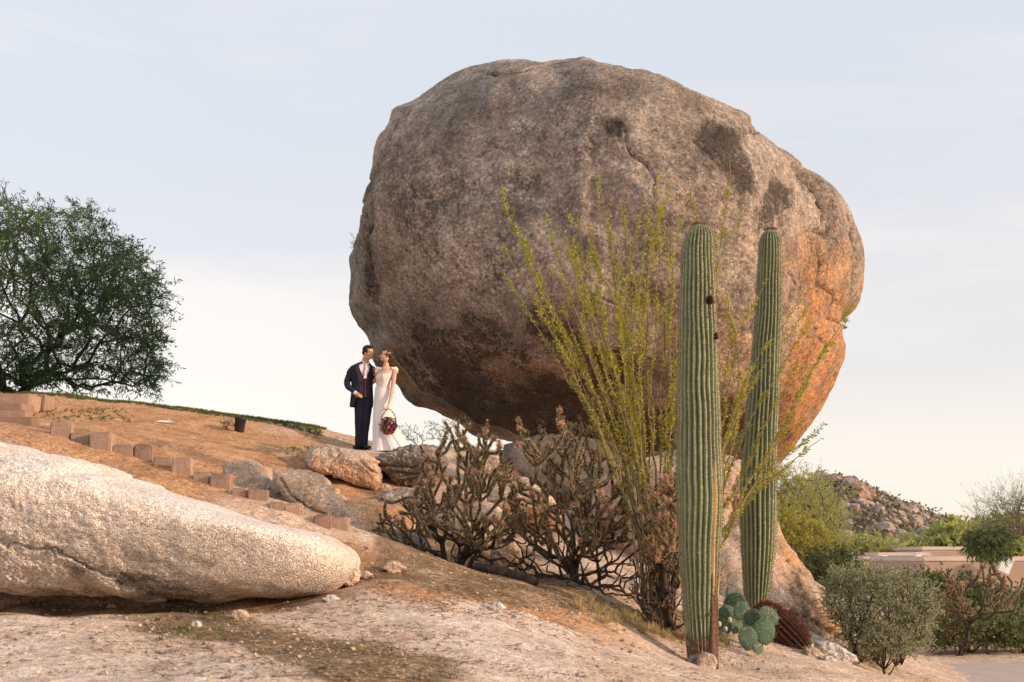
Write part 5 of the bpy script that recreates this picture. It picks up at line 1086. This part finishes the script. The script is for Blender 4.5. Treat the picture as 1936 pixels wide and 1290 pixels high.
def loft(mb, secs, n=72, yaw=0., gap=None, fold=None, m_=60):
    """secs rows: z, cx, cy, rx, ry ; gap(z) = half-angle left open at the front (-y turned by yaw)"""
    secs = np.array(sorted(secs), float); z = np.linspace(secs[0, 0], secs[-1, 0], m_); S = [np.interp(z, secs[:, 0], secs[:, k]) for k in range(1, 5)]
    for _ in range(3):
        for a in S: a[1:-1] = (a[:-2] + 2 * a[1:-1] + a[2:]) / 4
    cx, cy, rx, ry = S
    if gap is None: th = np.tile(np.arange(n) / n * 2 * math.pi, (m_, 1))
    else: g = np.array([gap(a) for a in z]); u = np.linspace(0, 1, n)[None]; th = -math.pi / 2 + g[:, None] + (2 * math.pi - 2 * g[:, None]) * u
    k = 1 if fold is None else fold(th, z[:, None] + th * 0)
    lx = rx[:, None] * np.cos(th) * k; ly = ry[:, None] * np.sin(th) * k; c_, s_ = math.cos(yaw), math.sin(yaw)
    v = np.stack([cx[:, None] + lx * c_ - ly * s_, cy[:, None] + lx * s_ + ly * c_, z[:, None] + lx * 0], -1)
    i = np.arange(m_ - 1)[:, None] * n; nn = n if gap is None else n - 1; j = np.arange(nn)[None]; kk = (j + 1) % n
    q = np.stack([i + j, i + kk, i + n + kk, i + n + j], -1).reshape(-1, 4); mb.add(v.reshape(-1, 3), q)
    if gap is None:
        top = np.arange(n) + (m_ - 1) * n
        mb.add(np.vstack([v[-1], v[-1].mean(0)]), np.stack([np.arange(n), (np.arange(n) + 1) % n, np.full(n, n)], -1)); mb.add(np.vstack([v[0], v[0].mean(0)]), np.stack([(np.arange(n) + 1) % n, np.arange(n), np.full(n, n)], -1))
    return v
def cloth(name, mb, mat, parent, th=.006):
    o = mb.build(name, mat, parent); s = o.modifiers.new('thick', 'SOLIDIFY'); s.thickness = th; s.offset = 0; return o
def frame_of(face, up=(0, 0, 1)):
    f = np.array(face, float); f /= np.linalg.norm(f); s = np.cross(up, f); s /= np.linalg.norm(s); u = np.cross(f, s); return np.stack([f, s, u], 1)
def head(mb, c, face, sc=1., male=True):
    Rm = frame_of(face); E = lambda p_, r, k=3: ell(mb, c + Rm @ (np.array(p_) * sc), np.array(r) * sc, Rm, k)
    E((-.012, 0, .035), (.092, .074, .086)); E((.020, 0, -.028), (.066, .060, .090)); E((.050, 0, -.092), (.034, .034 if male else .028, .024)); E((.02, 0, -.075), (.055, .054 if male else .047, .035))
    for s in (-1, 1):
        E((.070, s * .030, .020), (.016, .026, .009), 2); E((.060, s * .040, -.030), (.022, .020, .022), 2); E((-.004, s * .073, -.012), (.020, .009, .031), 2)
    limb(mb, [c + Rm @ (np.array(q) * sc) for q in ((.080, 0, .008), (.092, 0, -.012), (.104, 0, -.034))], [.008 * sc, .0095 * sc, .0125 * sc], 10)
    E((.090, 0, -.040), (.014, .018, .008), 2); E((.082, 0, -.060), (.014, .022, .007), 2); E((.080, 0, -.070), (.013, .018, .0065), 2)
    return Rm
def hand(mb, wrist, d, nrm, side=1, curl=.5, sc=1.):
    """palm with five fingers: d = towards the fingertips, nrm = out of the palm"""
    d = np.array(d, float); d /= np.linalg.norm(d); nrm = np.array(nrm, float); nrm -= d * (nrm @ d); nrm /= np.linalg.norm(nrm); s = np.cross(d, nrm) * side
    Rm = np.stack([d, s, nrm], 1); ell(mb, wrist + d * .045 * sc, np.array([.052, .040, .016]) * sc, Rm)
    for k, (o_, L) in enumerate([(-.030, .062), (-.011, .074), (.009, .070), (.028, .056)]):
        p_ = wrist + (d * .085 + s * o_) * sc; pts_ = [p_ - d * .02 * sc]; a = .15
        for f_ in (.45, .32, .23): 
            a += curl * .9; p_ = p_ + (d * math.cos(a) + nrm * math.sin(a)) * L * f_ * 1.25 * sc; pts_.append(p_.copy())
        limb(mb, pts_, [.0098 * sc, .0092 * sc, .0085 * sc, .007 * sc], 8)
    t0 = wrist + (d * .025 - s * .030) * sc; limb(mb, [t0, t0 + (d * .022 - s * .026 + nrm * .008) * sc, t0 + (d * .050 - s * .034 + nrm * .018 * (1 + curl)) * sc], [.013 * sc, .0105 * sc, .0085 * sc], 8)

def skin(name, c): 
    m = NT(name); m.fin(m.ramp(m.noise(9, 3), [(.3, tuple(x * .88 for x in c)), (.7, c)]), .55, None, .35); m.b.inputs['Subsurface Weight'].default_value = .12; m.b.inputs['Subsurface Scale'].default_value = .01; return m.m
M['skin_m'] = skin('tan skin', (.56, .32, .20)); M['skin_f'] = skin('fair skin', (.62, .37, .25))
M['suit'] = simple('navy suit cloth', (.020, .026, .048), (.012, .016, .030), 60, .75, bump=.3, bdist=.002); M['suit2'] = simple('navy trouser cloth', (.024, .024, .042), (.014, .015, .028), 40, .75, bump=.3, bdist=.002); M['vest'] = simple('plum vest cloth', (.055, .026, .040), (.03, .016, .028), 50, .7)
M['shirt'] = simple('white shirt', (.72, .64, .70), (.64, .56, .62), 20, .7); M['hair_m'] = simple('dark brown hair', (.045, .022, .013), (.015, .008, .006), 70, .5, bump=.8, bdist=.006); M['hair_f'] = simple('chestnut hair', (.12, .040, .020), (.035, .014, .009), 60, .45, bump=.9, bdist=.008)
M['shoe'] = simple('black leather', (.015, .012, .012), (.008, .007, .007), 20, .3, spec=.5); M['eye'] = simple('dark eye', (.03, .02, .015), (.02, .012, .01), 20, .2, spec=.6)
M['gown'] = simple('ivory gown', (.80, .74, .70), (.74, .68, .645), 3, .6, bump=.15); M['lace'] = None
m = NT('lace'); lc = m.vor(38, feature='F1'); f = m.math('ADD', m.math('MULTIPLY', lc, .9), m.math('MULTIPLY', m.noise(26, 4, .7), .6)); M['lace'] = m.fin(m.ramp(f, [(.38, (.84, .79, .75)), (.70, (.72, .60, .52))]), .7, m.bump(lc, .6, -.006), .2)
M['lace_sheer'] = None; m = NT('sheer lace'); f = m.math('ADD', m.vor(46), m.math('MULTIPLY', m.noise(30, 3), .4)); M['lace_sheer'] = m.fin(m.ramp(f, [(.30, (.80, .70, .64)), (.45, (.64, .42, .30))]), .7)
m = NT('floral tie'); sc_ = m.n('ShaderNodeSeparateColor'); m.l(m.vor(85, 'Color'), sc_.inputs[0]); M['tie'] = m.fin(m.ramp(sc_.outputs[0], [(0, (.75, .68, .74)), (.45, (.78, .70, .76)), (.62, (.62, .25, .26)), (.76, (.72, .52, .56)), (.88, (.20, .22, .45))], 'CONSTANT'), .5)

def groom():
    A = P(681.4, 847.0, 24.2) - [0, 0, .035]; root = empty('person', A); tag(root, 'man in open navy suit, plum vest and floral tie, hand at his pocket', 'person', 'wedding couple')
    yaw = R(28); fx = lambda lx, ly: np.array([lx * math.cos(yaw) - ly * math.sin(yaw), lx * math.sin(yaw) + ly * math.cos(yaw)])
    hc = np.array([.112, -.035, 1.668]); face = (.82, -.52, -.16)
    b = MB(); Rm = head(b, hc, face, 1.0); limb(b, [hc + [-.025, .01, -.06], [.058, .005, 1.53], [.035, .01, 1.43]], [.060, .060, .080])
    # trunk and limbs under the clothes
    limb(b, [(.03, .01, 1.40), (.02, .02, 1.20), (.035, .02, .95)], [.075, .082, .078]); limb(b, [(.03, 0, 1.36), (-.12, -.065, 1.365)], [.06, .040]); limb(b, [(.03, 0, 1.36), (.15, .075, 1.365)], [.06, .040])
    limb(b, [(-.135, -.07, 1.36), (-.18, -.07, 1.31), (-.240, -.05, 1.13), (-.12, -.12, .985), (-.075, -.14, .957)], [.038, .042, .036, .030, .027])
    limb(b, [(.185, .09, 1.38), (.29, .17, 1.16), (.44, .13, 1.02)], [.05, .04, .028])
    limb(b, [(-.01, 0, .93), (-.02, -.02, .5), (-.03, .0, .06)], [.07, .05, .04]); limb(b, [(.09, .02, .93), (.09, 0, .5), (.052, .02, .06)], [.07, .05, .04]); limb(b, [(-.01, .02, .92), (.08, .02, .92)], [.07, .07])
    hand(b, np.array([-.082, -.145, .960]), (.78, -.12, -.50), (.2, .95, -.1), 1, .12, .80)
    hand(b, np.array([.530, .08, 1.00]), (-.35, -.94, .05), (-.9, .3, 0), -1, .35, 1.0)
    limb(b, [(.44, .13, 1.02), (.53, .09, 1.0)], [.028, .026])
    fused('body', b, M['skin_m'], root, .0065, 2)
    for s in (-1, 1):
        e = MB(); ell(e, hc + Rm @ np.array([.0775, s * .031, -.002]), (.007, .011, .0045), Rm, 2); e.build('eye', M['eye'], root)
        e = MB(); limb(e, [hc + Rm @ np.array(q) for q in ((.086, s * .012, .020), (.084, s * .034, .026), (.070, s * .052, .018))], [.003, .0035, .002], 6); e.build('eyebrow', M['hair_m'], root)
    h = MB(); E = lambda p_, r: ell(h, hc + Rm @ np.array(p_), r, Rm)
    E((-.026, 0, .050), (.094, .081, .082)); E((.035, 0, .098), (.052, .062, .030)); E((-.06, 0, -.01), (.052, .066, .06)); 
    for s in (-1, 1): E((-.005, s * .070, .030), (.036, .013, .045)); E((.018, s * .066, .0), (.009, .007, .028))
    fused('hair', h, M['hair_m'], root, .006, 1, lambda v: fbm(v, 40, 3, 2) * .007)
    # shirt, vest, trousers
    T = lambda k, z0=0: [(.90, .035, 0, .165 * k, .115 * k), (1.05, .025, 0, .158 * k, .115 * k), (1.2, .015, 0, .178 * k, .122 * k), (1.34, .012, 0, .188 * k, .118 * k), (1.425, .018, 0, .165 * k, .10 * k), (1.475, .035, .0, .085 * k, .075 * k)]
    s = MB(); loft(s, T(.93), yaw=yaw); s.build('shirt', M['shirt'], root)
    v_ = MB(); loft(v_, [q for q in T(1.0) if q[0] < 1.46] , yaw=yaw, gap=lambda z: R(2) + R(34) * max(0, (z - 1.20) / .22)); ve = cloth('vest', v_, M['vest'], root)
    for k in range(5):
        z = 1.17 - k * .055; q = fx(0, -.121); bt = MB(); ell(bt, (.022 + q[0], q[1] - .002, z), (.007, .005, .007), k=2); bt.build('button', M['suit'], ve)
    c = MB(); ctr = np.array([.056, .0, 1.508]); 
    for s_ in (-1, 1): c.tube(smooth_path([ctr + [*fx(s_ * .002, -.078), -.055], ctr + [*fx(s_ * .050, -.060), -.012], ctr + [*fx(s_ * .066, .0), .010], ctr + [*fx(s_ * .045, .055), .018], ctr + [*fx(0, .068), .02]], 20), [.015] * 20, 8)
    c.build('collar', M['shirt'], root)
    t = MB(); q0 = fx(0, -.088); kn = np.array([.045 + q0[0], q0[1] - .006, 1.448]); pth = [kn + [0, 0, .012], kn, kn + [-.005, -.018, -.05], kn + [-.010, -.030, -.13], kn + [-.013, -.034, -.24]]
    pth = smooth_path(pth, 16, 1); wds = np.interp(np.linspace(0, 1, 16), [0, .08, .15, 1], [.022, .018, .017, .036]); 
    sd = np.array([math.cos(yaw), math.sin(yaw), 0]); vv = np.concatenate([np.stack([p_ - sd * w_, p_ + np.array([*fx(0, -.008), 0]), p_ + sd * w_]) for p_, w_ in zip(pth, wds)]); fcs = [(3 * i + j, 3 * i + j + 1, 3 * i + j + 4, 3 * i + j + 3) for i in range(15) for j in (0, 1)]
    t.add(vv, np.array(fcs)); cloth('tie', t, M['tie'], root, .008)
    tr = MB(); limb(tr, [(-.015, 0, .93), (-.018, -.005, .80), (-.022, -.03, .50), (-.030, -.005, .25), (-.030, .0, .065)], [.105, .098, .078, .068, .066]); limb(tr, [(.095, .02, .93), (.100, .02, .80), (.088, -.005, .50), (.065, .02, .25), (.050, .03, .065)], [.098, .092, .074, .066, .064])
    ell(tr, (.035, .01, .90), (.150, .11, .10)); ell(tr, (.035, .01, .96), (.145, .105, .05))
    fused('trousers', tr, M['suit2'], root, .010, 3, lambda v: fbm(v * [3, 3, 1], 5, 3, 8) * .010)
    for (x, y, d) in ((-.030, -.03, (-.15, -.35)), (.058, .0, (.30, -.30))):
        sh = MB(); d = np.array([*d, 0.]); d /= np.linalg.norm(d); Rs = np.stack([d, np.cross((0, 0, 1), d), (0, 0, 1)], 1); ell(sh, np.array([x, y, .04]) + d * .05, (.135, .046, .04), Rs); ell(sh, (x, y, .06), (.055, .045, .05), Rs); fused('shoe', sh, M['shoe'], root, .009)
    # jacket: back and fronts as an open shell, sleeves joined to it
    J = [(.735, .000, .01, .200, .155), (.85, .010, .01, .198, .150), (.97, .015, .0, .188, .142), (1.10, .012, 0, .182, .138), (1.25, .008, 0, .204, .142), (1.36, .008, 0, .214, .134), (1.415, .012, 0, .204, .120), (1.455, .022, 0, .160, .100), (1.500, .040, .004, .086, .076)]
    def jgap(z): return R(np.interp(z, [.73, .95, 1.15, 1.30, 1.50], [62, 46, 34, 30, 40]))
    j = MB(); loft(j, J, yaw=yaw, gap=jgap, m_=80, fold=lambda th, z: 1 + .02 * np.sin(th * 7 + z * 6) * np.clip((1.1 - z) * 3, 0, 1)); jk = cloth('jacket', j, M['suit'], root, .010)
    for s_, pts_, rr in ((-1, [(-.130, -.070, 1.395), (-.185, -.075, 1.32), (-.248, -.055, 1.14), (-.215, -.085, 1.07), (-.108, -.13, .978)], [.060, .062, .055, .051, .040]), (1, [(.175, .085, 1.395), (.215, .11, 1.33), (.292, .17, 1.16), (.345, .165, 1.10), (.45, .13, 1.015)], [.056, .060, .054, .050, .040])):
        sl2 = MB(); limb(sl2, pts_, rr); fused('sleeve', sl2, M['suit'], jk, .008, 3, lambda v: fbm(v, 14, 3, 4) * .008)
        e = np.array(pts_[-1]); d = e - np.array(pts_[-2]); d /= np.linalg.norm(d); cf = MB(); cf.tube([e + d * .010, e + d * .052], [.038, .037], 16); cf.build('cuff', M['shirt'], root)
    # lapels follow the open edges
    def edge(z, sgn, out=0.0):
        S = np.array(sorted(J)); g_ = jgap(z); a = -math.pi / 2 + sgn * (g_ + out); cx, cy, rx, ry = [np.interp(z, S[:, 0], S[:, k]) for k in range(1, 5)]; q = fx(rx * 1.035 * math.cos(a), ry * 1.05 * math.sin(a)); return np.array([cx + q[0], cy + q[1], z])
    for s_ in (-1, 1):
        l = MB(); zs = np.linspace(1.10, 1.49, 14); wd = np.interp(zs, [1.10, 1.37, 1.395, 1.40, 1.49], [.02, .42, .46, .30, .34]); vv = np.concatenate([np.stack([edge(z, s_, -.02), edge(z, s_, w_ * .5) + [*fx(0, -.006), 0], edge(z, s_, w_)]) for z, w_ in zip(zs, wd)]); l.add(vv, np.array([(3 * i + k, 3 * i + k + 1, 3 * i + k + 4, 3 * i + k + 3) for i in range(13) for k in (0, 1)])); cloth('lapel', l, M['suit2'], jk, .006)
    p0 = edge(1.37, 1, .36); sq = MB(); sq.box(p0 + [0.012, -.006, -.075], (.020, .004, .013), np.array([[.95, .3, 0], [-.3, .95, 0], [0, 0, 1]])); sq.build('pocket_square', M['shirt'], jk)
    bt = empty('boutonniere', (0, 0, 0)); bt.parent = root
    for k, (dx, dz, r, cl) in enumerate([(0, 0, .017, 'petal_orange'), (.017, -.020, .014, 'petal_red'), (-.012, .020, .013, 'petal_cream'), (.012, .022, .012, 'petal_red'), (-.006, -.032, .012, 'petal_orange'), (.022, .006, .010, 'petal_cream')]):
        f_ = MB(); ell(f_, p0 + [dx, -.022, dz], (r, r * .7, r), k=2); f_.build('flower', M[cl], bt)
    g_ = MB(); g_.leaves(np.tile(p0 + [0, -.012, 0], (16, 1)), runit(16) * [1, .3, 1], np.tile([0, 1., .2], (16, 1)), .05, .014); g_.build('leaves', M['posy_leaf'], bt, smooth=False)
def petalmat(n, c): M[n] = simple(n.replace('_', ' '), c, tuple(x * .55 for x in c), 60, .6, bump=.4, bdist=.004)
for n, c in (('petal_orange', (.75, .30, .10)), ('petal_red', (.45, .03, .04)), ('petal_cream', (.80, .66, .48)), ('petal_plum', (.13, .015, .06)), ('petal_purple', (.20, .05, .30)), ('petal_pink', (.62, .15, .24)), ('petal_lime', (.38, .42, .10)), ('petal_blush', (.72, .40, .34))): petalmat(n, c)
M['posy_leaf'] = leafmat('posy leaf', (.13, .22, .05), (.05, .10, .025), 4, .3)
groom()

def bride():
    A = P(725.6, 854.5, 24.05); root = empty('person', A); tag(root, 'woman in a long white lace wedding dress, brown hair pinned up, holding flowers', 'person', 'wedding couple')
    hc = np.array([.018, .0, 1.648]); face = (-.90, -.30, .14); b = MB(); Rm = head(b, hc, face, .94, False)
    limb(b, [hc + [.015, .0, -.06], (.015, .02, 1.52), (.02, .03, 1.42)], [.042, .041, .065])
    limb(b, [(.02, .02, 1.405), (.145, .0, 1.40)], [.060, .045]); limb(b, [(.02, .02, 1.405), (-.095, .04, 1.405)], [.060, .042]); limb(b, [(.01, .02, 1.38), (-.01, .02, 1.15), (-.01, .02, .95)], [.095, .09, .11])
    limb(b, [(.165, -.02, 1.395), (.160, -.06, 1.23), (.137, -.095, 1.05), (.115, -.15, .90), (.088, -.185, .785)], [.044, .039, .033, .029, .022])
    limb(b, [(-.11, .05, 1.39), (-.165, .15, 1.24), (-.30, .24, 1.16), (-.40, .22, 1.13)], [.042, .034, .028, .022]); hand(b, np.array([-.40, .22, 1.13]), (-.9, -.25, -.1), (.1, -1, 0), 1, .2, .9)
    limb(b, [(-.04, .02, .93), (-.05, 0, .5), (-.06, 0, .04)], [.09, .055, .035]); limb(b, [(.05, .02, .93), (.05, 0, .5), (.03, 0, .04)], [.09, .055, .035])
    hand(b, np.array([.086, -.187, .785]), (-.06, -.12, -1.), (-.9, .2, .05), 1, 1.0, .92)
    fused('body', b, M['skin_f'], root, .006, 2)
    for s in (-1, 1): e = MB(); ell(e, hc + Rm @ np.array([.073, s * .029, -.002]), (.008, .012, .005), Rm, 2); e.build('eye', M['eye'], root)
    e = MB(); ell(e, hc + Rm @ np.array([.080, 0, -.061]), (.009, .018, .007), Rm, 2); e.build('lips', M['petal_pink'], root)
    h = MB(); E = lambda p_, r: ell(h, hc + Rm @ np.array(p_), r, Rm)
    E((-.030, 0, .040), (.088, .078, .082)); E((.025, 0, .080), (.052, .060, .030)); E((-.085, .0, -.045), (.056, .062, .060)); E((-.065, 0, -.085), (.042, .05, .035)); E((-.105, 0, .0), (.035, .045, .04))
    for s in (-1, 1): E((-.015, s * .064, .005), (.042, .018, .048))
    hr = fused('hair', h, M['hair_f'], root, .006, 1, lambda v: fbm(v, 34, 3, 5) * .013)
    for k, (x, z) in enumerate([(-.002, .030), (-.028, .034), (-.050, .040)]):
        for a in range(5):
            f_ = MB(); ell(f_, hc + Rm @ np.array([x, .082, z]) + [.007 * math.cos(a * 1.257), -.004, .007 * math.sin(a * 1.257)], (.005, .004, .005), k=1)
            if a == 0: hp = f_.build('hair_flower', M['shirt'], hr)
            else: f_.build('petal', M['shirt'], hp)
    yaw = R(-38)
    # skirt falling in folds into a train
    def fold(th, z): 
        w_ = np.clip((.95 - z) / .95, 0, 1) ** 1.25; n_ = fbm(np.stack([np.cos(th) * 1.7, np.sin(th) * 1.7, z * .35], -1), 1.6, 3, 31); return 1 + w_ * (.07 * np.sin(th * 11 + n_ * 5) + .05 * np.sin(th * 5 + 1.3 + z) + n_ * .06)
    s = MB(); loft(s, [(.0, .170, .06, .385, .40), (.04, .158, .05, .355, .36), (.12, .115, .04, .305, .31), (.25, .058, .035, .250, .25), (.40, .012, .03, .208, .21), (.55, -.008, .025, .186, .18), (.70, -.014, .02, .176, .155), (.85, -.018, .02, .168, .140), (.95, -.022, .02, .152, .128), (1.04, -.028, .02, .136, .116), (1.095, -.030, .02, .131, .113)], n=150, m_=110, fold=fold); s.build('skirt', M['gown'], root)
    def bust(th, z):
        a = np.angle(np.exp(1j * (th + math.pi / 2))); k = np.exp(-((z - 1.265) / .055) ** 2) * (np.exp(-((a - .42) / .30) ** 2) + np.exp(-((a + .42) / .30) ** 2)); return 1 + .20 * k
    d = MB(); loft(d, [(1.075, -.030, .02, .120, .100), (1.11, -.030, .02, .122, .102), (1.20, -.024, .02, .134, .108), (1.27, -.014, .02, .148, .112), (1.335, -.006, .02, .150, .104)], n=96, yaw=yaw, fold=bust); bo = d.build('bodice', M['lace'], root)
    d = MB(); loft(d, [(1.315, -.006, .02, .151, .102), (1.36, .004, .02, .150, .096), (1.40, .012, .02, .138, .084), (1.432, .016, .02, .100, .068)], n=80, yaw=yaw * .6); d.build('yoke', M['lace_sheer'], root)
    bl = MB(); v = loft(bl, [(1.075, -.030, .02, .1335, .1150), (1.10, -.030, .02, .1325, .1140)], yaw=yaw * .3, m_=4); bl.build('waistband', M['lace'], root)
    for sx, c_ in ((1, (.165, -.012, 1.405)), (-1, (-.110, .04, 1.405))):
        g_ = MB(); c0 = np.array(c_); ell(g_, c0 + [sx * .012, -.004, -.008], (.052, .060, .056)); ell(g_, c0 + [-sx * .03, -.03, .006], (.040, .050, .030))
        for k in range(9):
            a = R(k / 8 * 170 - 80); ell(g_, c0 + [sx * .045, .052 * math.sin(a), -.040 + .008 * math.cos(a * 3)], (.016, .016, .018), k=2)
        fused('cap_sleeve', g_, M['lace'], root, .006, 1, lambda v: fbm(v, 45, 2, 3) * .005)
bride()

def posy():
    A = P(725.6, 854.5, 24.05); c = np.array([.095, -.27, .428]); root = empty('flower_basket', A + c); tag(root, 'round basket of plum, purple and pink flowers held in front of the dress', 'bouquet')
    r = .118; b = MB(); ell(b, (0, 0, -.01), (r, r, r)); b.build('basket', simple('dark basket', (.08, .06, .03), (.03, .03, .015), 30, .9, bump=.5), root)
    hp = np.array([(-.118, .0, .09), (-.105, .01, .16), (-.06, .05, .235), (-.012, .075, .285), (.035, .06, .262), (.09, .03, .19), (.125, .0, .10), (.128, -.01, .04)]); q = smooth_path(hp, 60, 3); hd = MB(); u = np.linspace(0, 26, 60)
    for s in (0, math.pi): hd.tube(q + np.stack([np.cos(u + s) * .006, np.sin(u + s) * .006, np.sin(u + s) * .002], -1), [.0065] * 60, 6)
    M['vine'] = simple('woven vine', (.28, .15, .08), (.12, .06, .035), 40, .85); hd.build('handle', M['vine'], root)
    hb = MB(); hb.tube(smooth_path([(-.10, 0, -.08), (-.04, -.02, -.155), (.03, -.02, -.175), (.10, 0, -.12), (.128, 0, -.05)], 24), [.0035] * 24, 6); hb.build('hoop', M['vine'], root)
    # blossoms of three builds, copied around the ball
    protos = []; cols = ['petal_plum', 'petal_red', 'petal_purple', 'petal_pink', 'petal_blush', 'petal_cream', 'petal_lime', 'petal_orange']
    for cn in cols:
        b = MB(); n = rng.choice([9, 12]); 
        for ring, (rr, hh, ln, k0) in enumerate([(.012, .006, .018, n), (.007, .012, .013, 7), (.002, .016, .009, 4)]):
            a = np.arange(k0) / k0 * 6.283 + ring; d = np.stack([np.cos(a), np.sin(a), np.full(k0, .35 + ring * .5)], -1); b.leaves(np.stack([np.cos(a) * rr * .3, np.sin(a) * rr * .3, np.full(k0, hh)], -1), d, np.stack([-np.sin(a) * .0 + np.cos(a) * -.4, np.sin(a) * -.4, np.ones(k0)], -1), ln * 1.5, ln)
        ell(b, (0, 0, .010), (.010, .010, .009), k=2); me_o = b.build('flower', M[cn], root, smooth=False); protos.append(me_o)
    N = 92; used = set()
    for k in range(N):
        z = 1 - 2 * (k + .5) / N; a = k * 2.39996; d = np.array([math.sqrt(1 - z * z) * math.cos(a), math.sqrt(1 - z * z) * math.sin(a), z])
        w_ = rng.choice(len(cols), p=[.24, .12, .16, .16, .10, .08, .09, .05]); o = protos[w_]
        if w_ in used: o = protos[w_].copy(); C.objects.link(o); o.parent = root
        used.add(w_); o.location = d * (r + rng.uniform(-.002, .024)) + np.array([0, 0, -.01]); o.rotation_euler = Vector(d).to_track_quat('Z', 'Y').to_euler(); o.scale = [rng.uniform(.65, 1.2)] * 3
    lv = MB(); d = runit(150); lv.leaves(d * (r + .004) + [0, 0, -.01], d * .8 + runit(150) * .7, runit(150), rng.uniform(.03, .06, 150), .016); tag(lv.build('leaves', M['posy_leaf'], root, smooth=False), kind='stuff')
posy()
